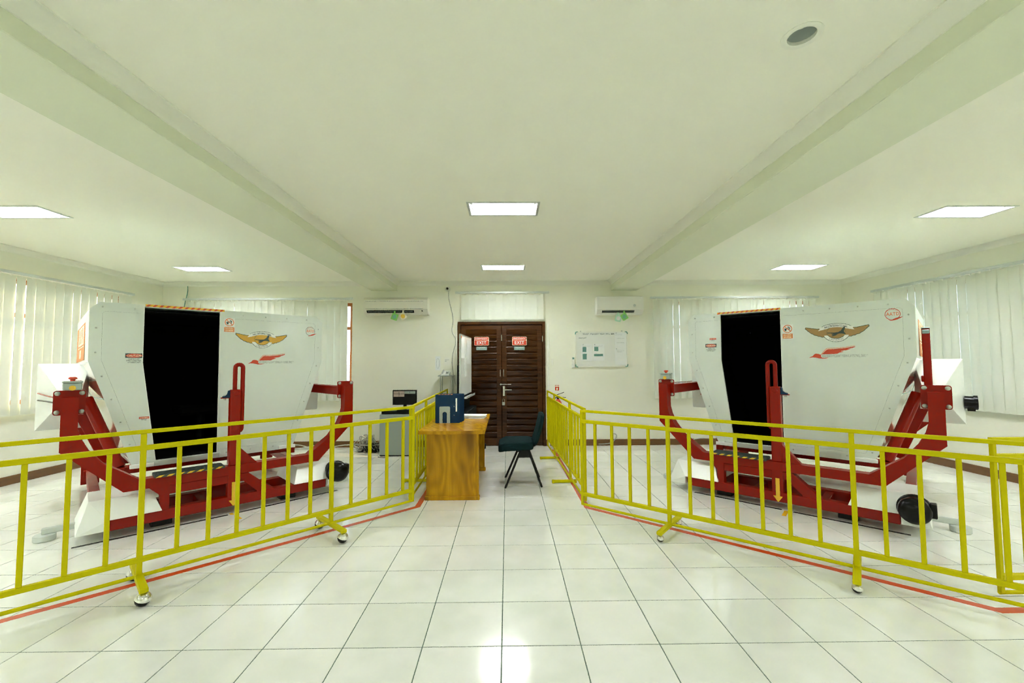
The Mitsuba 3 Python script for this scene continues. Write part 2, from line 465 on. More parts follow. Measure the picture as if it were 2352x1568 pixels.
blind('short vertical blinds over the transom above the brown double door', (-0.70, YB - g), (1, 0), 12, 0.119, 2.625, 2.18, (0, -1), -9, 6, rail=(-0.165, 1.47))
blind('pale vertical blinds of the back wall window behind the right simulator', (2.64, YB - g), (1, 0), 25, 0.1145, 2.525, 0.80, (0, -1), 9, 7, rail=(-0.10, 2.86))
blind('pale green-grey vertical blinds over the right wall window', (XR - g, 4.44), (0, -1), 33, 0.114, 2.515, 0.80, (-1, 0), -4, 4, rail=(-0.10, 3.8))

# ------------------------------------------------------------------ door
D = struct('door_1', 'dark varnished double door of horizontal louvres')
put(D, cat(box(-0.826, -0.776, YB - 0.03, YB + 0.12, 0, 2.15, 0.004), box(0.647, 0.697, YB - 0.03, YB + 0.12, 0, 2.15, 0.004), box(-0.826, 0.697, YB - 0.03, YB + 0.12, 2.10, 2.15, 0.004)), 'm_door')
part(D, 'backing', box(-0.78, 0.65, YB + 0.10, YB + 0.12, 0, 2.11), 'm_void')
for x0, x1 in ((-0.772, -0.067), (-0.061, 0.643)):
    lf = part(D, 'leaf', cat(box(x0, x0 + 0.085, YB, YB + 0.05, 0.01, 2.095, 0.004), box(x1 - 0.085, x1, YB, YB + 0.05, 0.01, 2.095, 0.004),
                             box(x0, x1, YB + 0.002, YB + 0.05, 1.99 + 0.03, 2.095, 0.004), box(x0, x1, YB + 0.002, YB + 0.05, 0.01, 0.13, 0.004)), 'm_door')
    nl = 18
    for i in range(nl):
        z = 0.13 + (2.02 - 0.13) * (i + 0.5) / nl
        m = box(x0 + 0.08, x1 - 0.08, -0.006, 0.006, -0.062, 0.062, 0.003)
        m.apply_transform(trimesh.transformations.rotation_matrix(math.radians(22), (1, 0, 0)))
        m.apply_translation((0, YB + 0.028, z))
        part(lf, 'louvre', m, 'm_door')
part(D, 'pull_handle', cat(*[cat(tube([(x, YB, 1.315), (x, YB - 0.03, 1.31), (x, YB - 0.03, 1.20), (x, YB, 1.195)], 0.006, 8)) for x in (-0.088, -0.030)]), 'm_steel', smooth=40)
part(D, 'bolt', cat(cyl((-0.10, YB - 0.012, 1.06), (0.10, YB - 0.012, 1.06), 0.006, 8), box(-0.09, -0.07, YB - 0.02, YB, 1.045, 1.075)), 'm_steel')
part(D, 'lever_handle', cat(box(-0.045, -0.01, YB - 0.006, YB, 0.86, 1.03, 0.002), cyl((-0.028, YB, 0.967), (-0.028, YB - 0.05, 0.967), 0.008, 10), bar((-0.03, YB - 0.05, 0.967), (0.11, YB - 0.05, 0.967), 0.014, 0.018, 0.004)), 'm_steel')
part(D, 'padlock', cat(box(-0.060, -0.010, YB - 0.03, YB - 0.008, 0.70, 0.755, 0.004), tube([(-0.052, YB - 0.019, 0.75), (-0.052, YB - 0.019, 0.80), (-0.035, YB - 0.019, 0.815), (-0.018, YB - 0.019, 0.80), (-0.018, YB - 0.019, 0.75)], 0.004, 6)), 'm_bolt')
part(D, 'hinge', cat(cyl((-0.064, YB - 0.004, 1.82), (-0.064, YB - 0.004, 1.92), 0.006, 8), cyl((0.648, YB - 0.034, 1.80), (0.648, YB - 0.034, 1.90), 0.006, 8)), 'm_bolt')
for nm, xc, lab in (('left', -0.413, 'left'), ('right', 0.247, 'right')):
    s = thing('exit_sign', f'red EMERGENCY EXIT sign on the {lab} leaf of the brown door', 'sign', 'red exit signs on the double door')
    y = YB - 0.012
    part(s, 'panel', plate(rrect(xc - 0.128, xc + 0.128, 1.735, 1.885, 0.018), y, y + 0.012), 'm_cream')
    part(s, 'upper_field', plate(rrect(xc - 0.122, xc + 0.122, 1.832, 1.879, 0.012), y - 0.0012, y), 'm_signred')
    part(s, 'lower_field', plate(rrect(xc - 0.122, xc + 0.122, 1.741, 1.826, 0.012), y - 0.0012, y), 'm_signred')
    part(s, 'lettering', cat(moved(front(text('EMERGENCY', 0.024, 0.215, bold=True)), xc, y - 0.0012, 1.842), moved(front(text('EXIT', 0.052, 0.165, bold=True)), xc, y - 0.0012, 1.758)), 'm_paper')
    s = thing('door_plaque', f'small grey plaque under the exit sign on the {lab} door leaf', 'sign', 'grey plaques under the exit signs')
    part(s, 'panel', plate(rrect(xc - 0.092, xc + 0.092, 1.655, 1.716, 0.004), y, y + 0.012), 'm_plaque')
    part(s, 'printed_line', plate(shapely.union_all([sg.box(xc - 0.07, 1.698, xc + 0.07, 1.706), sg.box(xc - 0.05, 1.682, xc + 0.05, 1.687)]), y - 0.0008, y), 'm_alu')

# ------------------------------------------------------------------ ceiling lights
def troffer(cx, cy, w, d, louvre, label):
    t = thing('ceiling_light', label, 'light', 'recessed fluorescent ceiling lights')
    o = sg.box(-w / 2, -d / 2, w / 2, d / 2); i = sg.box(-w / 2 + 0.022, -d / 2 + 0.022, w / 2 - 0.022, d / 2 - 0.022)
    m = ext(o.difference(i), 0.006); m.apply_translation((cx, cy, ZCE - 0.006))
    part(t, 'frame', m, 'm_alu')
    x0, x1, y0, y1 = cx - w / 2 + 0.021, cx + w / 2 - 0.021, cy - d / 2 + 0.021, cy + d / 2 - 0.021
    zt = ZCE + 0.085
    part(t, 'reflector', cat(box(x0, x1, y0, y1, zt, zt + 0.006), box(x0 - 0.001, x0, y0, y1, ZCE, zt), box(x1, x1 + 0.001, y0, y1, ZCE, zt), box(x0, x1, y0 - 0.001, y0, ZCE, zt), box(x0, x1, y1, y1 + 0.001, ZCE, zt),
                             bar((x0, cy, zt - 0.005), (x1, cy, zt - 0.005), 0.05, 0.02, 0.004)), 'm_lampwhite')
    for yy in (cy - d * 0.2, cy + d * 0.2):
        part(t, 'tube', cyl((x0 + 0.03, yy, ZCE + 0.045), (x1 - 0.03, yy, ZCE + 0.045), 0.016, 12), 'm_lampwhite', smooth=40, emitter={'type': 'area', 'radiance': {'type': 'rgb', 'value': [LAMP * c for c in LAMP_RGB]}})
        for xa in (x0, x1 - 0.030): part(t, 'lamp_holder', box(xa, xa + 0.030, yy - 0.02, yy + 0.02, ZCE + 0.02, zt, 0.003), 'm_alu')
    if louvre:
        for q in range(1, 7):
            x = x0 + (x1 - x0) * q / 7
            part(t, 'louvre_blade', box(x - 0.001, x + 0.001, y0, y1, ZCE - 0.004, ZCE + 0.022), 'm_lampwhite')
for L_, lab in zip(LIGHTS, ['nearest fluorescent ceiling light in the middle bay', 'fluorescent ceiling light in the middle bay near the back wall', 'larger fluorescent ceiling light above the right simulator, upper right of the photo', 'fluorescent ceiling light near the back wall on the right side', 'fluorescent ceiling light cut off by the left edge of the photo', 'fluorescent ceiling light near the back wall on the left side'] + ['fluorescent ceiling light behind the viewer, outside the photo'] * 7):
    troffer(*L_, lab)
t = thing('downlight', 'round recessed ceiling downlight with a dark opening, switched off', 'light')
m = lathe([(0.056, 0.012), (0.056, -0.004), (0.064, -0.007), (0.081, -0.004), (0.081, 0.0), (0.06, 0.0)], 40); m.apply_translation((*DOWN, ZCE)); part(t, 'rim', m, 'm_trim', smooth=40)
m = lathe([(0.058, 0.0), (0.056, 0.03), (0.050, 0.07), (0.036, 0.10), (0.0001, 0.11)], 40); m.apply_translation((*DOWN, ZCE)); part(t, 'reflector', m, 'm_alu', smooth=40)
m = lathe([(0.0001, 0.035), (0.018, 0.042), (0.024, 0.060), (0.014, 0.105)], 20); m.apply_translation((*DOWN, ZCE)); part(t, 'bulb', m, 'm_trim', smooth=50)

# ------------------------------------------------------------------ flight simulators
def rotz(deg): return T().rotate([0, 0, 1], deg)
YC = 0.55                                        # the cabin's front face (local y); the frame's front face is y = 0
CAB = [(-0.97, 1.99), (-1.035, 1.92), (-1.03, 1.44), (-0.925, 1.125), (-0.73, 0.52), (-0.685, 0.435), (0.685, 0.435), (0.73, 0.52), (0.925, 1.125), (1.03, 1.44), (1.035, 1.92), (0.97, 1.99)]
CABP = sg.Polygon(CAB)
DOORP = sg.Polygon([(-0.655, 1.972), (-0.655, 1.43), (-0.535, 0.49), (-0.04, 0.49), (-0.04, 1.972)])
def flare(m):
    V = m.vertices.copy(); V[:, 0] *= 1 + 0.065 * np.clip((V[:, 1] - YC) / 1.45, 0, 1); m.vertices = V
    return m
def mirror(m):
    m = m.copy(); V = m.vertices.copy(); V[:, 0] *= -1; m.vertices = V; m.invert()
    return m
def both(m): return cat(m, mirror(m))
UF = [(-1.178, 1.172), (-1.178, 0.75), (-0.795, 0.366), (0.795, 0.366), (1.178, 0.75), (1.178, 1.172), (1.080, 1.172), (1.080, 0.92), (1.06, 0.84), (1.01, 0.735), (0.92, 0.62), (0.69, 0.45),
      (-0.69, 0.45), (-0.92, 0.62), (-1.01, 0.735), (-1.06, 0.84), (-1.080, 0.92), (-1.080, 1.172)]
BIRD_BODY = [(0, 0.004), (0.02, 0.017), (0.032, 0.022), (0.042, 0.037), (0.052, 0.045), (0.063, 0.048), (0.082, 0.045), (0.107, 0.034), (0.103, 0.022), (0.106, 0.010), (0.120, 0.003), (0.168, 0.004), (0.142, -0.003), (0.112, -0.005), (0.09, -0.002), (0.06, 0.006), (0.03, 0.009)]
BIRD_WING = [(0.113, 0.039), (0.135, 0.067), (0.152, 0.085), (0.165, 0.091), (0.22, 0.092), (0.30, 0.099), (0.375, 0.113), (0.385, 0.109), (0.36, 0.098), (0.325, 0.092), (0.345, 0.087), (0.31, 0.077), (0.265, 0.070), (0.29, 0.062), (0.255, 0.053), (0.235, 0.042)]
BIRD_EDGE = [(0.103, 0.037), (0.13, 0.075), (0.148, 0.096), (0.162, 0.102), (0.22, 0.103), (0.30, 0.109), (0.38, 0.123), (0.38, 0.119), (0.30, 0.104), (0.22, 0.098), (0.163, 0.097), (0.151, 0.091), (0.133, 0.070), (0.109, 0.037)]
def wings():
    up = [(0.255, -0.030), (0.150, -0.052), (0.10, -0.03), (0.0, -0.022)]
    low = [(0.256, -0.040), (0.235, -0.062), (0.21, -0.088), (0.190, -0.098), (0.182, -0.108), (0.160, -0.112), (0.150, -0.121), (0.130, -0.123), (0.118, -0.131), (0.095, -0.130), (0.0, -0.130)]
    pts = up[::-1] + low
    right = sg.Polygon(pts + [])
    return shapely.union_all([right.buffer(0.0005), sa.scale(right, -1, 1, origin=(0, 0)).buffer(0.0005)])
def arcband(R, w, a, zc):
    th = np.linspace(-a, a, 21)
    o = np.stack([R * np.sin(th), zc + R * np.cos(th) - R], 1); i = np.stack([(R - w) * np.sin(th), zc + (R - w) * np.cos(th) - R], 1)
    return sg.Polygon(np.vstack([o, i[::-1]]))
AIRC = [(-0.085, 0.004), (-0.03, 0.001), (0.005, 0.004), (0.03, 0.022), (0.045, 0.05), (0.062, 0.062), (0.058, 0.035), (0.05, 0.012), (0.062, -0.012), (0.058, -0.017), (0.03, -0.010), (0.005, -0.012), (-0.02, -0.030), (-0.045, -0.038), (-0.05, -0.032), (-0.03, -0.020), (-0.045, -0.022), (-0.052, -0.015), (-0.03, -0.010), (-0.085, -0.002)]
def emblem(t, x, z, y, tw, worn):
    """x centre, z top."""
    W = wings(); band = arcband(0.26, 0.036, 0.43, 0.0)
    tails = shapely.union_all([sg.Polygon([(s * 0.100, -0.026), (s * 0.150, -0.034), (s * 0.132, -0.050), (s * 0.150, -0.068), (s * 0.098, -0.058)]) for s in (1, -1)])
    bowl = ellipse(0, -0.088, 0.108, 0.095).intersection(sg.box(-0.2, -0.19, 0.2, -0.118))
    outer = shapely.union_all([W.buffer(0.005), band.buffer(0.004), bowl.buffer(0.004), tails.intersection(sg.box(-0.12, -0.06, 0.12, 0)).buffer(0.003)])
    def P(poly, a, b): return moved(plate(poly, y - b, y - a), x, 0, z)
    e = part(t, 'wings_emblem', P(outer, 0, 0.0006), 'm_signgreen', tw, label='winged emblem with an aircraft in its middle')
    part(e, 'wing', P(W, 0.0006, 0.0009), worn, tw)
    part(e, 'ring', P(bowl, 0.0006, 0.0011), 'm_white', tw)
    part(e, 'globe_edge', P(ellipse(0, -0.088, 0.078, 0.066), 0.0009, 0.0013), 'm_signgreen', tw)
    part(e, 'globe', P(ellipse(0, -0.088, 0.076, 0.060), 0.0013, 0.0016), 'm_goldd' if worn == 'm_goldd' else 'm_gold', tw)
    part(e, 'banner', P(shapely.union_all([band, tails]), 0.0011, 0.0019), 'm_white', tw)
    part(e, 'aircraft', P(sa.translate(sg.Polygon(AIRC), 0.012, -0.092), 0.0016, 0.0028), 'm_ink', tw)
    a = front(arc_text('BALI INTERNATIONAL', 0.0185, 0.185, 0.238, bold=True)); b = front(arc_text('FLIGHT ACADEMY', 0.0145, 0.125, 0.16, down=True))
    part(e, 'lettering', cat(moved(a, x, y - 0.0019, z - 0.029), moved(b, x, y - 0.0012, z - 0.172)), 'm_ink', tw)

TILT = 1.5
def simulator(label, x0, y0, deg, S, side):
    """side: +1 or -1, the way the guard's loop is offset. S: where the decals sit."""
    t = thing('flight_simulator', label, 'flight simulator')
    tw = T().translate([x0, y0, 0]).rotate([0, 0, 1], deg)
    twc = tw @ T().translate([0, YC + 0.7, 1.2]).rotate([1, 0, 0], -TILT).translate([0, -YC - 0.7, -1.2])
    cur = [tw]
    def p(name, m, mt, smooth=False, parent=None, label=None, kind=None): return part(parent or t, name, m, mt, cur[0], smooth, label, kind)
    # fixed base
    for a in (0.0, 0.42): p('base_beam', box(-0.87, 0.88, a, a + 0.09, 0.07, 0.16, 0.005), 'm_red')
    for a in (-0.70, -0.25, 0.32, 0.72): p('base_crossbar', box(a, a + 0.07, 0.088, 0.422, 0.075, 0.145, 0.004), 'm_red')
    p('base_leg', plate(P2((-0.555, 0.37), (-0.635, 0.37), (-0.555, 0.29), (-0.555, 0.15), (-0.49, 0.15), (-0.49, 0.37)), 0.004, 0.086), 'm_red')
    p('base_leg', box(-0.05, 0.045, 0.004, 0.086, 0.15, 0.37, 0.004), 'm_red')
    p('base_leg', box(-0.10, 0.04, 0.42, 0.50, 0.15, 0.37, 0.004), 'm_red')
    p('diagonal_brace', plate(P2((0.015, 0.36), (0.125, 0.36), (0.30, 0.205), (0.35, 0.165), (0.35, 0.155), (0.205, 0.155), (0.20, 0.17)), 0.006, 0.084), 'm_red')
    p('top_base_beam', box(-0.56, 0.13, 0.014, 0.50, 0.285, 0.364, 0.004), 'm_red')
    for a in (-0.60, 0.45): p('floor_block', box(a, a + 0.15, 0.10, 0.22, 0.0, 0.07, 0.005), 'm_black')
    p('pointer_arrow', plate(P2((-0.017, 0.295), (0.017, 0.295), (0.017, 0.125), (0.040, 0.125), (0.0, 0.066), (-0.040, 0.125), (-0.017, 0.125)), 0.002, -0.001), 'm_tapeyellow', label='yellow arrow pointing down at the floor mark')
    for sx in (1, -1):
        f = (lambda m: m) if sx > 0 else mirror
        V = P2((0.54, 0.165), (0.60, 0.32), (1.00, 0.32), (1.07, 0.085), (0.885, 0.085), (0.885, 0.165))
        m = plate(V, -0.03, 0.55); Q = m.vertices.copy(); top = Q[:, 2] > 0.25
        Q[top, 1] = 0.26 + (Q[top, 1] - 0.26) * 0.66; m.vertices = Q
        p('base_cover', f(m), 'm_white')
        p('outrigger', f(box(1.03, 1.26, 0.362, 0.398, 0.052, 0.098, 0.004)), 'm_alu')
        m = lathe([(0.0001, 0.0), (0.062, 0.0), (0.068, 0.006), (0.068, 0.046), (0.060, 0.052), (0.018, 0.054), (0.016, 0.100), (0.0001, 0.102)], 28); m.apply_translation((1.24, 0.38, 0))
        p('levelling_pad', f(m), 'm_alu', 40)
        # side arms of the base towards the back, and the rear plates
        p('base_arm', f(box(0.90, 0.98, 0.55, 2.30, 0.13, 0.21, 0.004)), 'm_red')
        p('rear_plate', f(box(0.86, 1.02, 2.30, 2.33, 0.03, 0.25, 0.003)), 'm_red')
        # bracket plate with four bolts
        pl = p('bracket_plate', f(plate(rrect(1.040, 1.225, 1.030, 1.225, 0.02), 0.100, 0.116)), 'm_red')
        for bx in (1.063, 1.202):
            for bz in (1.053, 1.202):
                m = lathe([(0.0001, 0.008), (0.009, 0.0075), (0.0165, 0.004), (0.018, 0.0)], 18); m = front(m); m.apply_translation((bx, 0.100, bz))
                p('bolt', f(m), 'm_bolt', 50, parent=pl)
        p('side_beam', f(box(1.075, 1.170, 0.116, 2.35, 1.060, 1.165, 0.005)), 'm_red')
        p('bearing_block', f(box(1.055, 1.130, 1.18, 1.38, 0.98, 1.275, 0.006)), 'm_red')
        # motor cover: a four-sided hood narrowing to the front
        base = np.array([(1.0, 1.55, 0.775), (1.372, 1.55, 0.775), (1.372, 1.55, 1.445), (1.0, 1.55, 1.445)])
        small = np.array([(1.06, 1.08, 1.06), (1.20, 1.08, 1.06), (1.20, 1.08, 1.15), (1.06, 1.08, 1.15)])
        back = base + (0, 0.10, 0)
        p('motor_cover', f(trimesh.convex.convex_hull(np.vstack([base, small, back]))), 'm_white')
        # cradle that carries the cabin: tube, box arm
        p('cradle_tube', f(tube([(1.02, 1.10, 1.10), (0.775, 0.86, 0.43)], 0.048, 16)), 'm_red', 40)
        p('cradle_arm', f(bar((1.075, 1.32, 1.02), (0.83, 1.42, 0.40), 0.09, 0.105, 0.005, up=(1, 0, 0))), 'm_red')
        p('cradle_foot', f(box(0.735, 0.815, 0.78, 1.50, 0.345, 0.43, 0.005)), 'm_red')
    p('rear_tie', box(-1.0, 1.0, 2.16, 2.24, 0.13, 0.21, 0.004), 'm_red')
    for a in (0.80, 1.40): p('cradle_beam', box(-0.80, 0.80, a, a + 0.07, 0.365, 0.43, 0.004), 'm_red')
    # moving U-shaped frames, front and back
    p('u_frame', plate(sg.Polygon(UF), 0.0, 0.10), 'm_red', label='red U-shaped tube frame in front of the cabin')
    p('u_frame', plate(sg.Polygon(UF), 2.35, 2.45), 'm_red')
    p('elbow_weld', both(cat(bar((0.80, -0.0005, 0.37), (0.70, -0.0005, 0.447), 0.002, 0.003, 0, up=(0, 1, 0)), bar((1.176, -0.0005, 0.752), (1.085, -0.0005, 0.80), 0.002, 0.003, 0, up=(0, 1, 0)))), 'm_red')
    # motors on the right end
    m = lathe([(0.0001, 0.0), (0.03, 0.0), (0.07, 0.01), (0.098, 0.035), (0.104, 0.06), (0.104, 0.12), (0.112, 0.125), (0.112, 0.15), (0.09, 0.16), (0.09, 0.25)], 32)
    V = m.vertices; m.vertices = np.stack([V[:, 0], V[:, 2] - 0.19, V[:, 1]], 1)
    m.apply_translation((0.97, 0.0, 0.235)); 
    if m.volume < 0: m.invert()
    p('base_motor', m, 'm_black', 35, label='round black motor at the end of the base')
    p('motor_clip', cat(box(1.06, 1.10, -0.10, -0.02, 0.19, 0.30, 0.006)), 'm_black')
    # emergency stop on the left post
    e = p('stop_box', cat(box(-1.175, -1.065, 0.04, 0.115, 1.228, 1.285, 0.006), box(-1.180, -1.060, 0.035, 0.12, 1.285, 1.300, 0.005)), 'm_grey', label='grey emergency stop box with a red mushroom button')
    m = lathe([(0.0001, 0.032), (0.018, 0.032), (0.026, 0.024), (0.026, 0.018), (0.014, 0.012), (0.014, 0.0)], 20); m.apply_translation((-1.12, 0.078, 1.30)); p('stop_button', m, 'm_signred', 40, parent=e)
    m = front(ext(sg.Point(0, 0).buffer(0.020), 0.003)); m.apply_translation((-1.12, 0.040, 1.245)); p('yellow_disc', m, 'm_tapeyellow', parent=e)
    p('stop_cable', cat(tube([(-1.20, 0.12, 1.165), (-1.26, 0.5, 1.165), (-1.36, 1.53, 1.15)], 0.006, 6)), 'm_red')
    p('stop_cable', cat(tube([(-1.20, 0.12, 1.125), (-1.26, 0.5, 1.12), (-1.36, 1.53, 1.08)], 0.006, 6)), 'm_black')
    # guard post with sliding loop, gusset, catch
    p('guard_post', cat(box(-0.045, 0.045, 0.006, 0.094, 0.449, 1.180, 0.010)), 'm_red')
    m = front(lathe([(0.0001, 0.003), (0.022, 0.002), (0.024, 0.0)], 20))
    for z_ in (1.145, 0.81): p('guard_pivot', moved(m, 0, 0.006, z_), 'm_red', 40)
    p('guard_gusset', plate(P2((0.044, 0.62), (0.20, 0.447), (0.044, 0.447)), 0.02, 0.08), 'm_red')
    o = 0.030 * side
    lp = []
    for a in np.linspace(0, PI, 9): lp.append((o + 0.033 * math.cos(a), 0.052, 1.395 + 0.030 * math.sin(a)))
    for a in np.linspace(PI, 2 * PI, 9): lp.append((o + 0.033 * math.cos(a), 0.052, 0.80 + 0.030 * math.sin(a)))
    p('guard_loop', tube(lp, 0.0195, 12, closed=True), 'm_red', 40, label='red upright grab loop on the guard post')
    c = p('guard_catch', plate(P2((0, 0), (-0.03, -0.03), (-0.06, -0.055), (-0.06, -0.065), (0, -0.065)), 0.03, 0.07), 'm_navy')
    scene[c] = mikit.ply(moved(mirror(plate(P2((0, 0), (-0.012, -0.004), (-0.020, -0.040), (-0.058, -0.058), (-0.062, -0.070), (0, -0.070)), 0.03, 0.07)) if side < 0 else plate(P2((0, 0), (-0.012, -0.004), (-0.020, -0.040), (-0.058, -0.058), (-0.062, -0.070), (0, -0.070)), 0.03, 0.07), -0.044 * side, 0, 1.175), 'm_navy', to_world=tw)
    p('catch_tab', box(-0.044 * side, -0.118 * side, 0.035, 0.065, 1.098, 1.110, 0.003), 'm_red', parent=c)
    p('catch_bolt', cyl((-0.085 * side, 0.05, 1.082), (-0.085 * side, 0.05, 1.130), 0.011, 12), 'm_bolt', 40, parent=c)
    # step
    s_ = p('step', plate(P2((-0.60, 0.450), (-0.60, 0.470), (-0.085, 0.470), (-0.085, 0.450)), -0.035, 0.14), 'm_greyd', label='grey ribbed step with a yellow and black edge')
    for i in range(7):
        a = -0.595 + i * 0.072
        p('hazard_stripe', plate(P2((a, 0.452), (a + 0.036, 0.452), (a + 0.064, 0.468), (a + 0.028, 0.468)), -0.0355, -0.0365), 'm_tapeyellow', parent=s_)
    p('tread_rib', cat(*[box(-0.595, -0.09, y, y + 0.006, 0.469, 0.4725) for y in np.arange(-0.028, 0.135, 0.016)]), 'm_greyd', parent=s_)
    # ---- cabin
    cur[0] = twc
    fp = p('cabin_front', plate(CABP.difference(DOORP), YC, YC + 0.025), 'm_cabin', label='white cabin wall with an open doorway')
    inner = CABP.buffer(-0.022, join_style=2)
    ring = CABP.difference(inner)
    p('cabin_back', flare(plate(CABP, YC + 1.425, YC + 1.45)), 'm_cabin')
    def sec(poly, z0, z1): return poly.intersection(sg.box(-2, z0, 2, z1))
    p('cabin_roof', flare(plate(sec(ring, 1.44, 3), YC + 0.025, YC + 1.425)), 'm_cabin')
    p('cabin_floor', flare(plate(sec(ring, 0, 0.53), YC + 0.025, YC + 1.425)), 'm_cabin')
    in2 = CABP.buffer(-0.05, join_style=2)
    p('end_panel', flare(plate(sec(inner.difference(in2), 0.53, 1.44), YC + 0.025, YC + 1.425)), 'm_endpanel')
    in3 = CABP.buffer(-0.004, join_style=2)
    for sx in (1, -1):
        q = [(1.028, 1.438), (0.924, 1.125), (0.732, 0.53)]
        V, F = [], []
        for a, b in q:
            V += [(a * sx, YC + 0.026, b), (a * sx * 1.062, YC + 1.42, b)]
        for i in range(2): F += [[2 * i, 2 * i + 1, 2 * i + 3], [2 * i, 2 * i + 3, 2 * i + 2]]
        w = p('end_window', trimesh.Trimesh(V, F, process=False), 'm_glass', label='clear acrylic panel on the slanted cabin end')
        def at(z): return np.interp(z, [0.53, 1.125, 1.438], [0.732, 0.924, 1.028]) - 0.008
        m = trimesh.convex.convex_hull(np.array([((at(z) - d) * (1 + 0.062 * f) * sx, YC + 0.03 + 1.39 * f, z) for z in (1.10, 1.265) for d in (0, 0.005) for f in (0, 1)]))
        p('red_band', m, 'm_signred', parent=w)
        m = trimesh.convex.convex_hull(np.array([((at(z) - d) * (1 + 0.062 * f) * sx, YC + 0.03 + 1.39 * f, z) for z in (1.085, 1.10) for d in (-0.002, 0.007) for f in (0, 1)]))
        p('band_edge', m, 'm_tealgrey', parent=w)
        # sticker on the upright part of the end
        def sx_(y): return 1.0335 * (1 + 0.065 * (y - YC) / 1.45)
        def stick(y0_, y1_, z0_, z1_, off):
            return trimesh.convex.convex_hull(np.array([((sx_(yy) + off + e_) * sx, yy, zz) for yy in (y0_, y1_) for zz in (z0_, z1_) for e_ in (0, 0.0006)]))
        k_ = p('end_sticker', stick(YC + 0.40, YC + 1.40, 1.47, 1.86, 0.0), 'm_orange', label='orange sticker on the cabin end')
        p('white_field', cat(stick(YC + 0.52, YC + 1.18, 1.63, 1.82, 0.0008)), 'm_cream', parent=k_)
        p('sticker_stroke', cat(*[stick(YC + y_, YC + y_ + 0.05, 1.65, 1.80, 0.0016) for y_ in (0.66, 0.84, 1.02)]), 'm_orange', parent=k_)
        p('sticker_line', cat(stick(YC + 0.52, YC + 1.22, 1.605, 1.615, 0.0008), stick(YC + 0.80, YC + 1.0, 1.50, 1.585, 0.0008)), 'm_cream', parent=k_)
    lin = CABP.buffer(-0.055, join_style=2)
    p('cabin_lining', cat(plate(lin.difference(CABP.buffer(-0.062, join_style=2)), YC + 0.026, YC + 1.40), plate(lin, YC + 1.39, YC + 1.40), plate(CABP.buffer(-0.03).difference(DOORP.buffer(0.004)), YC + 0.0255, YC + 0.029)), 'm_void', label='black lining inside the cabin')
    st = p('pilot_seat', cat(box(-0.30, 0.16, 0.55 + YC, 1.0 + YC, 0.86, 0.96, 0.03), bar((0.18, 0.775 + YC, 0.92), (0.30, 0.775 + YC, 1.50), 0.44, 0.09, 0.02, up=(1, 0, 0))), 'm_void')
    m = lathe([(0.0001, 0.50), (0.15, 0.50), (0.15, 0.515), (0.05, 0.53), (0.04, 0.54), (0.04, 0.86), (0.0001, 0.86)], 24); m.apply_translation((-0.06, 0.75 + YC, 0)); p('seat_column', m, 'm_blackmat', 40, parent=st)
    p('door_sill', box(-0.62, -0.02, YC - 0.018, YC + 0.02, 0.437, 0.487, 0.003), 'm_alu', label='grey metal door sill')
    p('door_trim', cat(plate(DOORP.buffer(0.006, join_style=2).difference(DOORP), YC - 0.001, YC + 0.02)), 'm_white')
    for a in (0.55, -0.725): p('corner_ledge', box(a, a + 0.175, YC - 0.03, YC, 0.44, 0.475, 0.003), 'm_white')
    hz = p('hazard_tape', plate(sg.box(S['haz'][0], 1.974, S['haz'][1], 1.997), YC - 0.001, YC), 'm_tapeyellow', label='red and yellow striped tape above the doorway')
    n = 13
    for i in range(n):
        a = S['haz'][0] + (S['haz'][1] - S['haz'][0]) * i / n
        p('red_stripe', plate(P2((a, 1.974), (a + 0.022, 1.974), (a + 0.044, 1.997), (a + 0.022, 1.997)), YC - 0.0018, YC - 0.001), 'm_signred', parent=hz)
    # rivets along the edges and the seam of the front wall
    rp = CABP.buffer(-0.045, join_style=2).exterior
    riv = []
    rv = lathe([(0.0001, 0.003), (0.006, 0.002), (0.0075, 0.0)], 8); rv = front(rv)
    for d in np.arange(0, rp.length, 0.225):
        q = rp.interpolate(d)
        if DOORP.buffer(0.02).contains(q): continue
        riv.append(moved(rv, q.x, YC, q.y))
    p('rivets', cat(*riv), 'm_bolt', kind='stuff')
    seam = CABP.buffer(-0.085, join_style=1).exterior.buffer(0.0008)
    p('seam', plate(seam.difference(DOORP.buffer(0.03)), YC - 0.0004, YC), 'm_grey')
    # decals
    emblem(t, S['emb'][0], S['emb'][1], YC, twc, S['worn'])
    bx, bz = S['bird']
    def D(poly, mt, nm, parent, lift=0.0006): return p(nm, moved(plate(poly, YC - lift, YC - lift + 0.0005), bx, 0, bz), mt, parent=parent)
    b = p('bird_logo', moved(plate(sg.Polygon(BIRD_BODY), YC - 0.0008, YC), bx, 0, bz), 'm_signred', label='red bird with a raised wing above grey lettering')
    D(sg.Polygon(BIRD_WING).buffer(0), 'm_signred', 'wing', b)
    D(sg.Polygon(BIRD_EDGE).buffer(0), 'm_orange', 'wing_edge', b)
    m = front(text('REDBIRD FLIGHT SIMULATIONS, INC', 0.023, 0.345, center=False)); tm = front(text('TM', 0.009, 0.013, center=False))
    p('lettering', moved(m, bx + 0.115, YC - 0.0008, bz + 0.010), 'm_inkgrey', parent=b)
    p('small_letters', moved(tm, bx + 0.463, YC - 0.0008, bz + 0.024), 'm_inkgrey', parent=b)
    ax, az = S['aatd']; r_ = 0.056
    k_ = p('round_decal', moved(plate(sg.Point(0, 0).buffer(r_ + 0.02), YC - 0.0003, YC), ax, 0, az), 'm_cabin', label='round red decal with four letters')
    p('ring', moved(plate(sg.Point(0, 0).buffer(r_).difference(sg.Point(0, 0).buffer(r_ - 0.005)).difference(sg.Polygon([(0, 0), (0.05, -0.10), (-0.02, -0.10)])), YC - 0.0008, YC - 0.0003), ax, 0, az), S['ring'], parent=k_)
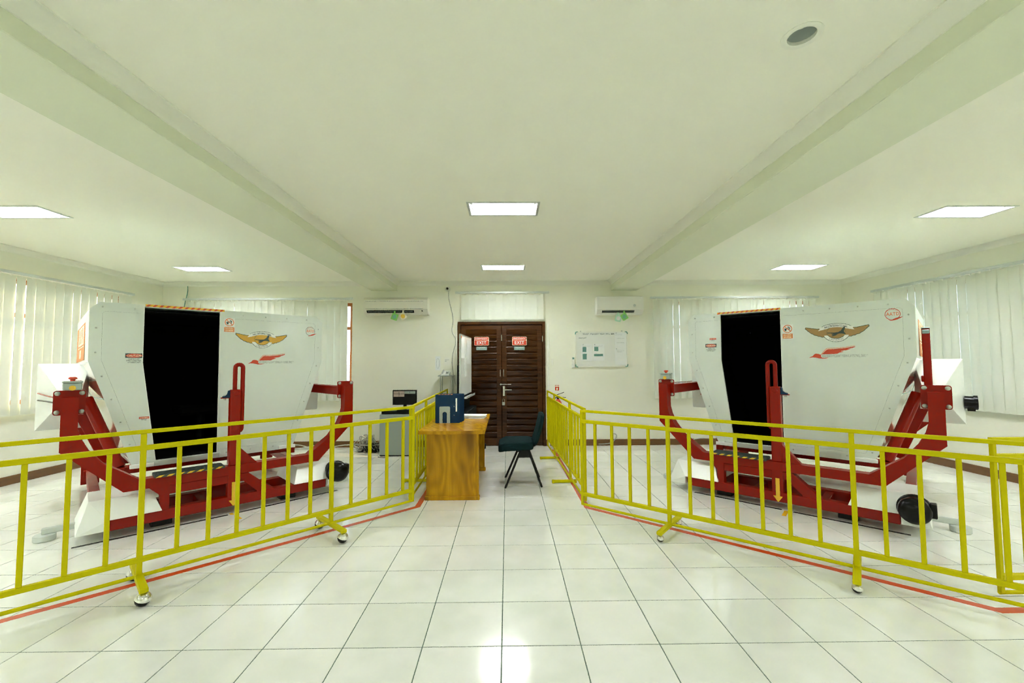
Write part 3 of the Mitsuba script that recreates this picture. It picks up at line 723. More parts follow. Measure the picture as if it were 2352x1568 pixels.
    p('lettering', cat(moved(front(text('AATD', 0.030, 0.090, bold=True)), ax, YC - 0.0004, az - 0.012), moved(front(arc_text('FAA APPROVED', 0.0085, 0.07, 0.047)), ax, YC - 0.0004, az + 0.040)), 'm_signorange', parent=k_)
    p('bird', moved(plate(sg.Polygon([(-0.03, -0.058), (0.0, -0.048), (0.02, -0.036), (0.075, -0.026), (0.05, -0.042), (0.02, -0.056), (-0.005, -0.060)]), YC - 0.0009, YC - 0.0003), ax, 0, az), 'm_signred', parent=k_)
    nx, nz = S['nofood']
    k_ = p('no_food_sign', plate(rrect(nx - 0.052, nx + 0.052, nz - 0.112, nz + 0.048, 0.006), YC - 0.0004, YC), 'm_white', label='small no food or drink sign with an orange crossed circle')
    rg = sg.Point(nx, nz).buffer(0.043).difference(sg.Point(nx, nz).buffer(0.036))
    sl = sg.LineString([(nx - 0.028, nz + 0.028), (nx + 0.028, nz - 0.028)]).buffer(0.0035, cap_style=2)
    p('crossed_circle', plate(shapely.union_all([rg, sl]), YC - 0.0012, YC - 0.0004), 'm_signorange', parent=k_)
    p('cup_picture', plate(shapely.union_all([P2((nx - 0.030, nz + 0.004), (nx - 0.006, nz + 0.004), (nx - 0.010, nz - 0.022), (nx - 0.024, nz - 0.022)), sg.box(nx + 0.004, nz - 0.012, nx + 0.010, nz + 0.024), P2((nx + 0.014, nz + 0.024), (nx + 0.024, nz + 0.010), (nx + 0.019, nz - 0.018), (nx + 0.015, nz - 0.018))]), YC - 0.0009, YC - 0.0004), 'm_ink', parent=k_)
    p('text_panel', plate(rrect(nx - 0.047, nx + 0.047, nz - 0.104, nz - 0.052, 0.004), YC - 0.0010, YC - 0.0004), 'm_orange', parent=k_)
    p('lettering', cat(moved(front(text('NO FOOD', 0.014, 0.07, bold=True)), nx, YC - 0.0010, nz - 0.074), moved(front(text('OR DRINK', 0.014, 0.07, bold=True)), nx, YC - 0.0010, nz - 0.096)), 'm_cream', parent=k_)
    for kind, x_, z_, w_, h_, head, lines in S['warn']:
        k_ = p('warning_sign', plate(sg.box(x_ - w_ / 2, z_ - h_ / 2, x_ + w_ / 2, z_ + h_ / 2), YC - 0.0006, YC), 'm_ink' if kind == 'big' else 'm_signred', label=f'small {head} label' if kind == 'big' else 'tiny warning label')
        p('oval', plate(ellipse(x_, z_, w_ * 0.475, h_ * 0.44), YC - 0.0011, YC - 0.0006), 'm_signred', parent=k_) if kind == 'big' else None
        tx = [moved(front(text(head, h_ * 0.46, w_ * 0.80, bold=True)), x_, YC - 0.0011, z_ - h_ * 0.23)]
        p('heading', cat(*tx), 'm_cream', parent=k_)
        tl = []
        for i, ln in enumerate(lines):
            tl.append(moved(front(text(ln, h_ * 0.24, w_ * min(1.0, 0.055 * len(ln)), bold=True)), x_, YC - 0.0002, z_ - h_ * (0.88 + 0.38 * i)))
        p('lettering', cat(*tl), 'm_ink', parent=k_)
    return t, tw

def spot(u0, deg, d):
    a = math.radians(deg)
    return u0 * math.cos(a) - d * math.sin(a), u0 * math.sin(a) + d * math.cos(a)
UL, UR, DF = -0.437, 0.548, 3.25
MACH = ['THIS MACHINE', 'STARTS AND STOPS', 'AUTOMATICALLY']
SL = dict(haz=(-0.65, 0.0), emb=(0.367, 1.778), worn='m_gold', bird=(0.227, 1.412), aatd=(0.893, 1.81), ring='m_inkgrey', nofood=(0.047, 1.865),
          warn=[('big', -0.720, 1.497, 0.127, 0.042, 'CAUTION', MACH), ('small', -0.632, 0.905, 0.075, 0.020, 'DANGER', ['KEEP CLEAR', 'OF FRAME'])])
SR = dict(haz=(-0.69, -0.035), emb=(0.446, 1.789), worn='m_goldd', bird=(0.210, 1.44), aatd=(0.879, 1.848), ring='m_signred', nofood=(0.026, 1.76),
          warn=[('big', -0.768, 1.604, 0.127, 0.042, 'DANGER', MACH), ('small', -0.744, 1.684, 0.075, 0.020, 'DANGER', ['KEEP CLEAR', 'OF FRAME'])])
xl, yl = spot(UL, 45.0, DF); xr, yr = spot(UR, -44.0, DF)
simulator('white flight simulator cabin on a red frame, left of the wooden table', xl, yl, 45.0, SL, 1)
SIMR, TWR = simulator('white flight simulator on a red frame with a tall red mast, right of the chair', xr, yr, -44.0, SR, -1)
mt = part(SIMR, 'mast', box(1.072, 1.132, 0.98, 1.06, 1.165, 1.745, 0.008), 'm_red', TWR, label='tall red mast behind the right end')
part(mt, 'cap', cat(box(1.074, 1.130, 0.965, 0.985, 1.69, 1.73, 0.006), box(1.070, 1.134, 0.97, 1.07, 1.742, 1.752, 0.003)), 'm_plaque', TWR)

part(SIMR, 'upper_motor', cat(cyl((1.365, 1.55, 1.0), (1.43, 1.55, 1.0), 0.064, 24), cyl((1.43, 1.55, 1.0), (1.46, 1.55, 1.0), 0.072, 24), box(1.385, 1.44, 1.51, 1.59, 0.915, 0.95)), 'm_black', TWR, 40, label='small black motor on the side of the white motor cover')

# ------------------------------------------------------------------ floor tape
def tape(pts, w, m, label, group=None):
    ln = sg.LineString(pts).buffer(w / 2, cap_style=2, join_style=2)
    return single('floor_tape', ext(ln, 0.0008), m, label, 'floor tape', group=group)
tape([(-4.25, -1.13), (-0.868, 2.125), (-0.862, 4.9)], 0.055, 'm_tapered', 'red tape line on the floor along the left yellow barriers')
tape([(0.79, 4.9), (0.815, 2.055), (2.832, 0.252), (5.2, 0.252)], 0.055, 'm_tapered', 'red tape line on the floor along the right yellow barriers')
tape([(-3.379, 1.225), (-2.627, 1.94)], 0.034, 'm_tapeblack', 'black floor tape under the near half of the left simulator')
tape([(-2.575, 2.00), (-1.898, 2.715)], 0.034, 'm_tapeblack', 'black floor tape under the far half of the left simulator')
tape([(2.084, 2.525), (2.675, 1.943)], 0.034, 'm_tapeblack', 'black floor tape under the far half of the right simulator')
tape([(2.741, 1.875), (3.332, 1.31)], 0.034, 'm_tapeblack', 'black floor tape under the near half of the right simulator')
tape([(-2.632, 1.99), (-2.585, 1.945)], 0.03, 'm_tapeyellow', 'yellow tape mark on the floor below the arrow of the left simulator, upper piece')
tape([(-2.50, 1.885), (-2.44, 1.83)], 0.03, 'm_tapeyellow', 'yellow tape mark on the floor by the left simulator, lower piece')
tape([(2.585, 1.775), (2.70, 1.91)], 0.035, 'm_tapeyellow', 'yellow tape mark on the floor below the arrow of the right simulator')

# ------------------------------------------------------------------ yellow barriers
def barrier(label, ox, oy, deg, u0, u1, posts, zt, zs, zl, zb, casters, first, foot=(0.25, 0.25), endbase=True):
    t = thing('barrier', label, 'barrier', 'yellow steel barriers')
    tw = T().translate([ox, oy, 0]).rotate([0, 0, 1], deg)
    def p(name, m, mt, smooth=False, parent=None): return part(parent or t, name, m, mt, tw, smooth)
    p('top_rail', box(u0 - 0.015, u1 + 0.015, -0.0125, 0.0125, zt - 0.0125, zt + 0.0125, 0.003), 'm_yellow')
    p('upper_rail', box(u0, u1, -0.015, 0.015, zs - 0.016, zs + 0.016, 0.003), 'm_yellow')
    p('lower_rail', box(u0, u1, -0.015, 0.015, zl - 0.016, zl + 0.016, 0.003), 'm_yellow')
    p('bottom_rail', tube([(u0 - 0.012, 0, zb), (u1 + 0.012, 0, zb)], 0.0115, 10), 'm_yellow', 40)
    for u in (u0, u1): p('end_post', box(u - 0.0125, u + 0.0125, -0.0125, 0.0125, zb, zt - 0.012, 0.003), 'm_yellow')
    for u in posts: p('post', box(u - 0.015, u + 0.015, -0.015, 0.015, zb - 0.012, zt - 0.012, 0.003), 'm_yellow')
    u = first
    bal = None
    while u < u1 - 0.06:
        if u > u0 + 0.06 and all(abs(u - q) > 0.06 for q in posts):
            p('baluster', box(u - 0.0125, u + 0.0125, -0.0125, 0.0125, zl + 0.015, zs - 0.015, 0.003), 'm_yellow')
        u += 0.1717
    for u in posts:
        zf = zb - 0.004 if casters else 0.020
        f = p('foot', box(u - 0.022, u + 0.022, -foot[0], foot[1], zf - 0.014, zf + 0.014, 0.004), 'm_yellow')
        for s, L in ((-1, foot[0]), (1, foot[1])):
            if casters:
                R = (zf - 0.015) / 2
                c = (u, s * (L - 0.03), R)
                m = trimesh.creation.icosphere(subdivisions=2, radius=R * 1.08); V = m.vertices.copy()
                h1 = m.slice_plane((0, 0, 0.1 * R), (0.25, -0.3, 1), cap=True)
                h2 = m.slice_plane((0, 0, 0.1 * R), (-0.25, 0.3, -1), cap=True)
                h2.apply_scale(0.93)
                h1.apply_translation((c[0], c[1], R * 0.93)); h2.apply_translation((c[0], c[1], R * 0.98))
                st = cyl((u, c[1], R * 1.7), (u, c[1], zf - 0.012), 0.008, 10)
                p('caster_hood', cat(h1, st), 'm_chrome', 40, parent=f)
                p('caster_wheel', h2, 'm_black', 40, parent=f)
            else:
                p('foot_pad', box(u - 0.024, u + 0.024, s * L - 0.012, s * L + 0.012, 0.0, 0.036, 0.003), 'm_yellow', parent=f)
aL = math.radians(45.96); aR = math.radians(-39.83)
barrier('yellow barrier on casters in front of the left simulator', -2.0346 * math.sin(aL), 2.0346 * math.cos(aL), 45.96, -2.02, 0.82, (-1.193, 0.0235), 0.999, 0.896, 0.200, 0.099, True, 0.0235 - 0.1717 * 11)
barrier('yellow barrier on casters in front of the right simulator', -1.969 * math.sin(aR), 1.969 * math.cos(aR), -39.83, -0.663, 2.19, (0.165, 1.386), 0.959, 0.860, 0.171, 0.074, True, 0.165 - 0.1717 * 4)
dx, dy = -0.99 + 0.945, 5.1 - 2.13
barrier('yellow barrier beside the wooden table, running to the back wall', -0.945, 2.13, math.degrees(math.atan2(dy, dx)), 0.0, math.hypot(dx, dy), (0.90, 2.13), 0.985, 0.885, 0.185, 0.075, False, 0.1717)
dx, dy = 0.705 - 0.812, 4.97 - 2.12
barrier('yellow barrier on the right of the chair, running to the back wall', 0.812, 2.12, math.degrees(math.atan2(dy, dx)), 0.0, math.hypot(dx, dy), (0.82, 2.09), 0.955, 0.858, 0.165, 0.055, False, 0.1717, foot=(0.06, 0.21))
barrier('yellow barrier cut off by the right edge of the photo', 2.935, 0.325, 0.0, 0.0, 2.85, (0.86, 2.06), 0.952, 0.851, 0.152, 0.062, True, 0.17)

# ------------------------------------------------------------------ table and what lies on it
t = thing('table', 'yellow-brown wooden table with a panel front, between the barriers', 'table')
a = np.linspace(0, 1, 13)
edge = [(-0.885 + 0.685 * s, 2.215 - 0.022 * math.sin(PI * s)) for s in a]
part(t, 'table_top', ext(sg.Polygon(edge + [(-0.205, 3.66), (-0.885, 3.66)]), 0.030, 0.705), 'm_teak')
part(t, 'top_edge', ext(sg.LineString(edge).buffer(0.004, cap_style=2), 0.006, 0.699), 'm_teak')
for y, nm in ((2.325, 'front_panel'), (3.54, 'rear_panel')):
    part(t, nm, box(-0.820, -0.275, y, y + 0.03, 0.03, 0.706, 0.002), 'm_teak')
    part(t, 'plinth', box(-0.833, -0.262, y - 0.014, y + 0.044, 0.0, 0.042, 0.004), 'm_teak')
part(t, 'back_panel', box(-0.80, -0.775, 2.35, 3.55, 0.25, 0.706, 0.002), 'm_teak')
part(t, 'side_edge', box(-0.300, -0.270, 2.318, 2.362, 0.04, 0.705, 0.003), 'm_teak')
def binder(y, hue_label, dx=0.0, right_label=False, tabs=False):
    b = thing('binder', hue_label, 'binder', 'blue binders on the table')
    x0, x1, z0, z1, th = -0.800 + dx, -0.520 + dx, 0.737, 1.062, 0.068
    part(b, 'cover', cat(box(x0, x1, y, y + 0.003, z0, z1, 0.001), box(x0, x1, y + th - 0.003, y + th, z0, z1, 0.001)), 'm_navy')
    part(b, 'spine', box(x0 - 0.003, x0 + 0.001, y, y + th, z0, z1, 0.001), 'm_navy')
    part(b, 'paper_block', box(x0 + 0.02, x1 - 0.02, y + 0.008, y + th - 0.008, z0 + 0.01, z1 - 0.012), 'm_paper')
    if tabs:
        part(b, 'index_tab', cat(*[box(x0 + 0.03 + i * 0.035, x0 + 0.055 + i * 0.035, y + 0.012 + 0.004 * i, y + 0.013 + 0.004 * i, z1 - 0.02, z1 + 0.006) for i in range(5)]), 'm_orange')
    if right_label:
        part(b, 'label_strip', box(x1 - 0.048, x1 - 0.030, y - 0.0008, y, z0 + 0.13, z1 - 0.04), 'm_paper')
        part(b, 'rivet', cat(*[moved(front(lathe([(0.0001, 0.002), (0.004, 0.0015), (0.005, 0)], 10)), x1 - 0.066, y, z) for z in (z0 + 0.09, z0 + 0.19)]), 'm_chrome')
    return b
binder(2.775, 'blue lever arch binder nearest the viewer, behind the grey bookend', 0, True, True)
binder(2.846, 'blue lever arch binder second in the row, behind the nearest', 0.02)
binder(2.918, 'blue lever arch binder third in the row on the table', 0.03)
t = thing('bookend', 'grey metal bookend with an arched cut-out in front of the blue binders', 'bookend')
bp = rrect(-0.756, -0.632, 0.737, 0.927, 0.012).union(sg.box(-0.756, 0.737, -0.632, 0.80)).difference(sg.box(-0.719, 0.70, -0.669, 0.840).union(ellipse(-0.694, 0.84, 0.025, 0.025)))
part(t, 'upright', plate(bp, 2.771, 2.773), 'm_grey')
part(t, 'base', box(-0.756, -0.632, 2.771, 2.773, 0.7355, 0.7372), 'm_grey')
t = thing('paper_stack', 'stack of white papers on the wooden table beside the binders', 'papers')
for i in range(9):
    m = box(-0.105, 0.105, -0.148, 0.148, 0, 0.0036)
    m.apply_transform(trimesh.transformations.rotation_matrix(math.radians(90 + rng.uniform(-5, 5)), (0, 0, 1)))
    part(t, 'sheet', moved(m, -0.395 + rng.uniform(-.01, .01), 3.28 + rng.uniform(-.01, .01), 0.7355 + 0.0038 * i), 'm_paper')

# ------------------------------------------------------------------ chair
t = thing('office_chair', 'black fabric office chair with slanted legs at the table', 'chair')
sp = rrect(-0.075, 0.335, 2.735, 3.205, 0.07)
lay = []
for z, s in ((0.425, 0.965), (0.440, 1.0), (0.490, 1.0), (0.508, 0.975), (0.514, 0.90)):
    lay.append(np.array([(x, y, z - (0.03 * ((0.13 - x) / 0.2) ** 2 if x < 0.0 else 0)) for x, y in sa.scale(sp, s, s).exterior.coords[:-1]]))
def loft(layers):
    n = len(layers[0]); V = np.vstack(layers + [layers[0].mean(0)[None], layers[-1].mean(0)[None]]); F = []
    for i in range(len(layers) - 1):
        for k in range(n):
            l = (k + 1) % n
            F += [[i * n + k, i * n + l, (i + 1) * n + l], [i * n + k, (i + 1) * n + l, (i + 1) * n + k]]
    b, u = len(V) - 2, len(V) - 1; o = (len(layers) - 1) * n
    for k in range(n):
        l = (k + 1) % n
        F += [[b, l, k], [u, o + k, o + l]]
    m = trimesh.Trimesh(V, F, process=False)
    if m.volume < 0: m.invert()
    return m
part(t, 'seat', loft(lay), 'm_fabric', smooth=50)
bpoly = rrect(-0.215, 0.215, 0, 0.375, 0.07)                         # (across y, along the back)
def backpt(s, w, off):
    x = 0.345 + 0.10 * s / 0.375 + 0.030 * math.sin(PI * min(1, s / 0.375)) * 0.4 + off + 0.25 * (abs(w) ** 2) * -0.35
    return (x, 2.965 + w, 0.465 + s * 0.965)
lay = []
for off, sc in ((-0.022, 0.90), (-0.014, 0.985), (0.006, 1.0), (0.022, 0.985), (0.027, 0.93)):
    lay.append(np.array([backpt(max(0, y), x, off) for x, y in sa.scale(bpoly, sc, sc).exterior.segmentize(0.05).coords[:-1]]))
nmin = min(len(l) for l in lay)
def resamp(poly, n=48):
    L = poly.exterior; return [L.interpolate(i / n, normalized=True) for i in range(n)]
lay = [np.array([backpt(max(0, q.y), q.x, off) for q in resamp(sa.scale(bpoly, sc, sc))]) for off, sc in ((-0.022, 0.90), (-0.014, 0.985), (0.006, 1.0), (0.022, 0.985), (0.027, 0.93))]
part(t, 'backrest', loft(lay), 'm_fabric', smooth=50)
part(t, 'back_bracket', cat(tube([(0.14, 2.97, 0.418), (0.30, 2.97, 0.412), (0.365, 2.97, 0.44), (0.395, 2.97, 0.56), (0.42, 2.97, 0.64)], 0.014, 8), box(0.04, 0.30, 2.86, 3.08, 0.408, 0.426, 0.004)), 'm_black', smooth=40)
part(t, 'back_knob', cat(cyl((0.492, 2.80, 0.775), (0.500, 2.80, 0.775), 0.006, 8), cyl((0.482, 2.80, 0.70), (0.492, 2.80, 0.70), 0.006, 8)), 'm_chrome')
for y0_, y1_ in ((2.80, 2.735), (3.13, 3.195)):
    part(t, 'leg', tube([(0.185, y0_, 0.412), (0.005, y1_, 0.0)], 0.0125, 10), 'm_black', smooth=40)
    part(t, 'leg', tube([(0.275, y0_, 0.412), (0.425, y1_ + (0.03 if y0_ < 3 else 0), 0.0)], 0.0125, 10), 'm_black', smooth=40)
    part(t, 'side_plate', plate(P2((0.19, 0.412), (0.27, 0.412), (0.305, 0.33), (0.15, 0.33)), y0_ - 0.012, y0_ + 0.002), 'm_black')

# ------------------------------------------------------------------ mobile whiteboard
t = thing('whiteboard_stand', 'white board on a black stand, seen almost edge-on in front of the left door leaf', 'whiteboard')
p0, p1 = np.array([-0.655, 4.03]), np.array([-0.588, 5.10])
L = float(np.linalg.norm(p1 - p0)); ang = math.degrees(math.atan2(*(p1 - p0)[::-1]))
tw = T().translate([float(p0[0]), float(p0[1]), 0]).rotate([0, 0, 1], ang)        # x along the board, -y faces the aisle
part(t, 'panel', box(0.012, L - 0.012, -0.006, 0.012, 0.952, 1.848), 'm_board', tw)
part(t, 'frame', plate(sg.box(0, 0.94, L, 1.86).difference(sg.box(0.014, 0.954, L - 0.014, 1.846)), -0.010, 0.014), 'm_alu', tw)
for x in (0.06, L - 0.06):
    part(t, 'upright', cat(box(x - 0.05, x + 0.02, 0.015, 0.045, 0.06, 1.40, 0.004)), 'm_blackmat', tw)
    part(t, 'foot', cat(box(x - 0.02, x + 0.02, -0.27, 0.30, 0.045, 0.085, 0.006), cyl((x, -0.24, 0.0), (x, -0.24, 0.05), 0.02, 12), cyl((x, 0.27, 0.0), (x, 0.27, 0.05), 0.02, 12)), 'm_blackmat', tw)
part(t, 'pen_tray', cat(box(0.10, L - 0.10, -0.085, -0.010, 0.902, 0.915, 0.004), box(0.10, L - 0.10, -0.085, -0.078, 0.902, 0.935, 0.002)), 'm_alu', tw)
part(t, 'cross_rail', box(0.04, L - 0.04, 0.015, 0.035, 0.60, 0.93, 0.004), 'm_blackmat', tw)
part(t, 'lower_shelf', box(0.02, L - 0.02, -0.10, 0.10, 0.30, 0.72, 0.01), 'm_blackmat', tw)
for x0_, x1_, z0_, z1_, lab in ((0.04, 0.33, 1.50, 1.82, 'paper sheet near the outer upper corner of the board on the black stand'), (0.36, 0.57, 1.22, 1.60, 'narrow paper sheet hanging lowest on the board on the black stand'), (0.60, 0.92, 1.42, 1.80, 'paper sheet on the door side of the board on the black stand')):
    single('paper_sheet', box(x0_, x1_, -0.0095, -0.0075, z0_, z1_), 'm_paper', lab, 'paper', tw, group='sheets on the board with the black stand')
part(t, 'corner_clip', box(0.015, 0.06, -0.016, -0.008, 1.80, 1.835, 0.003), 'm_signorange', tw)

# ------------------------------------------------------------------ metal cabinet with the monitor, cables
t = thing('filing_cabinet', 'low grey metal cabinet by the back wall behind the left barrier', 'cabinet')
part(t, 'body', box(-1.950, -1.475, 4.475, 4.98, 0.015, 0.640, 0.006), 'm_grey')
part(t, 'base_strip', box(-1.945, -1.480, 4.480, 4.975, 0.0, 0.016), 'm_black')
part(t, 'handle', cat(box(-1.958, -1.948, 4.60, 4.62, 0.30, 0.42, 0.002), box(-1.966, -1.950, 4.56, 4.60, 0.52, 0.56, 0.003)), 'm_black')
t = thing('video_recorder', 'flat black box lying on the grey cabinet under the monitor', 'recorder')
part(t, 'case', box(-1.93, -1.48, 4.50, 4.80, 0.642, 0.690, 0.006), 'm_black')
part(t, 'grey_tray', box(-1.965, -1.70, 4.515, 4.79, 0.690, 0.712, 0.004), 'm_inkgrey')
t = thing('monitor', 'black monitor showing small camera pictures, on the grey cabinet', 'monitor')
part(t, 'screen_case', box(-1.785, -1.405, 4.60, 4.635, 0.775, 1.010, 0.006), 'm_black')
sc_ = part(t, 'screen', box(-1.775, -1.415, 4.597, 4.600, 0.787, 1.000), 'm_black')
for i, (c0, r0, mm) in enumerate(((0, 0, 'm_photo'), (1, 0, 'm_photo'), (2, 0, 'm_inkgrey'), (3, 0, 'm_inkgrey'), (0, 1, 'm_photo'), (1, 1, 'm_photo'))):
    x = -1.769 + c0 * 0.0875; z = 0.994 - r0 * 0.047
    part(sc_, 'camera_picture', box(x, x + 0.083, 4.5962, 4.597, z - 0.043, z), mm)
part(t, 'stand', cat(box(-1.62, -1.57, 4.62, 4.65, 0.70, 0.80, 0.004), box(-1.70, -1.49, 4.53, 4.70, 0.691, 0.703, 0.004)), 'm_black')
cr = np.random.default_rng(3)
def squiggle(c, s, n, r, z1):
    pts = [np.array([c[0] + s * cr.normal() * 0.7, c[1] + 0.5 * s * cr.normal() * 0.7, abs(cr.normal()) * z1 * 0.5 + r]) for _ in range(n)]
    P = np.array(pts)
    tt = np.linspace(0, n - 1, n * 7); out = []
    from scipy.interpolate import CubicSpline
    q = CubicSpline(np.arange(n), P)(tt); q[:, 2] = np.clip(q[:, 2], r, z1); q[:, 1] = np.clip(q[:, 1], -9, 5.19); q[:, 0] = np.clip(q[:, 0], -9, -1.975)
    return tube(q, r, 6)
t = thing('cable_heap', 'tangled heap of grey and white cables on the floor beside the grey cabinet', 'cables')
part(t, 'grey_cables', cat(*[squiggle((-2.24, 4.82), 0.13, 8, 0.0055, 0.26) for _ in range(13)]), 'm_cable', kind='stuff')
part(t, 'white_cables', cat(*[squiggle((-2.26, 4.86), 0.14, 8, 0.005, 0.27) for _ in range(9)]), 'm_cablew', kind='stuff')
part(t, 'black_cables', cat(*[squiggle((-2.18, 4.78), 0.10, 7, 0.006, 0.14) for _ in range(9)]), 'm_black', kind='stuff')
part(t, 'adapter', cat(box(-2.20, -2.08, 4.74, 4.80, 0.0, 0.035, 0.006), box(-2.12, -2.0, 4.82, 4.89, 0.0, 0.04, 0.006)), 'm_black')
def wire(label, pts, r, m):
    from scipy.interpolate import CubicSpline
    P = np.array(pts, float); d = np.r_[0, np.cumsum(np.linalg.norm(np.diff(P, axis=0), axis=1))]
    q = CubicSpline(d, P)(np.linspace(0, d[-1], 12 * len(P)))
    return single('cable', tube(q, r, 6), m, label, 'cable', smooth=40)
wire('white cable snaking along the back wall skirting behind the left simulator', [(-2.45, 5.05, 0.006), (-2.8, 5.12, 0.05), (-3.2, 5.06, 0.006), (-3.5, 5.14, 0.06), (-3.9, 5.05, 0.006), (-4.3, 5.12, 0.006)], 0.008, 'm_cablew')
wire('second white cable crossing the first one on the floor behind the left simulator', [(-2.40, 5.10, 0.03), (-2.75, 5.02, 0.006), (-3.15, 5.15, 0.055), (-3.55, 5.03, 0.006), (-4.0, 5.14, 0.02), (-4.4, 5.06, 0.006)], 0.008, 'm_cablew')
wire('thin dark cable looped on the floor in front of the grey cabinet', [(-1.95, 4.44, 0.004), (-1.90, 4.38, 0.004), (-1.80, 4.40, 0.004), (-1.82, 4.46, 0.004), (-1.92, 4.46, 0.004)], 0.004, 'm_black')
wire('blue-grey cable on the back wall skirting at the far end of the right simulator', [(3.05, 5.20, 0.02), (3.3, 5.19, 0.11), (3.6, 5.18, 0.12), (3.9, 5.17, 0.04)], 0.007, 'm_alu')
wire('dark coiled cable end by the back wall behind the right barrier', [(1.60, 5.19, 0.03), (1.75, 5.17, 0.04), (1.88, 5.16, 0.12), (1.90, 5.18, 0.19), (1.83, 5.18, 0.20), (1.80, 5.18, 0.15)], 0.008, 'm_cable')
wire('dark cable hanging down from the ceiling corner behind the left simulator', [(-5.50, 5.19, 2.79), (-5.505, 5.195, 2.66), (-5.54, 5.195, 2.50), (-5.555, 5.195, 2.30), (-5.56, 5.195, 1.6)], 0.006, 'm_tealgrey')

# ------------------------------------------------------------------ air conditioners and fresheners
def aircon(label, x0, x1, z0, z1, d, m, old):
    t = thing('air_conditioner', label, 'air conditioner')
    y = YB - d
    prof = [(0, z0), (0, z1), (-d * 0.75, z1), (-d, z1 - 0.045), (-d, z0 + 0.09), (-d * 0.62, z0)] if old else [(0, z0), (0, z1), (-d * 0.97, z1), (-d, z1 - 0.012), (-d * 0.97, z0 + 0.075), (-d * 0.62, z0)]
    mm = ext(sg.Polygon(prof), x1 - x0); V = mm.vertices
    mm.vertices = np.stack([x0 + V[:, 2], YB + V[:, 0], V[:, 1]], 1)
    if mm.volume < 0: mm.invert()
    part(t, 'body', mm, m)
    yy = YB - d
    if old:
        part(t, 'front_panel', plate(rrect(x0 + 0.04, x1 - 0.085, z0 + 0.098, z1 - 0.075, 0.006), yy - 0.006, yy + 0.002), m)
        part(t, 'panel_groove', plate(shapely.union_all([sg.box(x0 + 0.03, z1 - 0.073, x1 - 0.075, z1 - 0.068), sg.box(x0 + 0.03, z0 + 0.091, x1 - 0.075, z0 + 0.097)]), yy - 0.0006, yy + 0.002), 'm_inkgrey')
        n_ = np.array([(0, -d, z0 + 0.09), (0, -d * 0.62, z0)])
        def sl(xa, xb, s0, s1, off): 
            q = [n_[0] + (n_[1] - n_[0]) * s for s in (s0, s1)]
            return trimesh.convex.convex_hull(np.array([(x, YB + q_[1] - off * 0.9, q_[2] - off * 0.5) for x in (xa, xb) for q_ in q] + [(x, YB + q_[1] + 0.01, q_[2] + 0.004) for x in (xa, xb) for q_ in q]))
        part(t, 'outlet', sl(x0 + 0.045, x1 - 0.235, 0.20, 0.66, 0.0015), 'm_blackmat')
        part(t, 'outlet_vane', sl(x0 + 0.06, x1 - 0.25, 0.40, 0.46, 0.003), 'm_inkgrey')
        part(t, 'receiver', sl(x1 - 0.105, x1 - 0.085, 0.25, 0.42, 0.002), 'm_blackmat')
    else:
        part(t, 'front_panel', plate(rrect(x0 + 0.004, x1 - 0.004, z0 + 0.079, z1 - 0.006, 0.006), yy - 0.008, yy + 0.004), m)
        part(t, 'badge', plate(sg.Point(x1 - 0.16, z0 + 0.145).buffer(0.024), yy - 0.0092, yy - 0.008), 'm_alu')
        n_ = np.array([(0, -d * 0.97, z0 + 0.075), (0, -d * 0.62, z0)])
        def sl(xa, xb, s0, s1, off):
            q = [n_[0] + (n_[1] - n_[0]) * s for s in (s0, s1)]
            return trimesh.convex.convex_hull(np.array([(x, YB + q_[1] - off * 0.9, q_[2] - off * 0.5) for x in (xa, xb) for q_ in q] + [(x, YB + q_[1] + 0.01, q_[2] + 0.004) for x in (xa, xb) for q_ in q]))
        part(t, 'outlet', sl(x0 + 0.09, x1 - 0.155, 0.15, 0.62, 0.0015), 'm_greyd')
        part(t, 'flap', sl(x0 + 0.085, x1 - 0.15, 0.66, 0.95, 0.004), m)
    return yy
y = aircon('long cream air conditioner on the back wall left of the door', -2.405, -1.320, 2.265, 2.560, 0.20, 'm_acwhite', True)
y2 = aircon('shorter white air conditioner on the back wall right of the door', 1.575, 2.375, 2.255, 2.560, 0.20, 'm_acwhite2', False)
def fresh(label, x, z, yb, rot, m0, m1, s=0.052):
    t = thing('air_freshener', label, 'air freshener', 'square fresheners hung on the air conditioners')
    q = sa.rotate(rrect(-s, s, -s * 1.08, s * 1.08, 0.012), rot, origin=(0, 0))
    def at(poly, a, b): return moved(plate(poly, yb - b, yb - a), x, 0, z)
    part(t, 'case', at(q, 0, 0.012), m0)
    part(t, 'gel_window', at(sa.rotate(ellipse(0, 0, s * 0.66, s * 0.72, 20), rot, origin=(0, 0)), 0.012, 0.018), m1)
    part(t, 'clip', at(sg.box(-0.012, s * 0.9, 0.012, s * 1.9), -0.003, 0.004), m0)
fresh('green square air freshener hanging left on the long cream air conditioner', -1.872, 2.222, y - 0.012, -20, 'm_green', 'm_teal')
fresh('yellow and white air freshener hanging right on the long cream air conditioner', -1.730, 2.230, y - 0.012, 38, 'm_cream', 'm_lemon')
fresh('pale mint air freshener hanging left on the shorter white air conditioner', 1.930, 2.180, y2 - 0.012, -14, 'm_tealpale', 'm_white')
fresh('bright green air freshener hanging right on the shorter white air conditioner', 2.030, 2.205, y2 - 0.026, 30, 'm_green', 'm_teal')

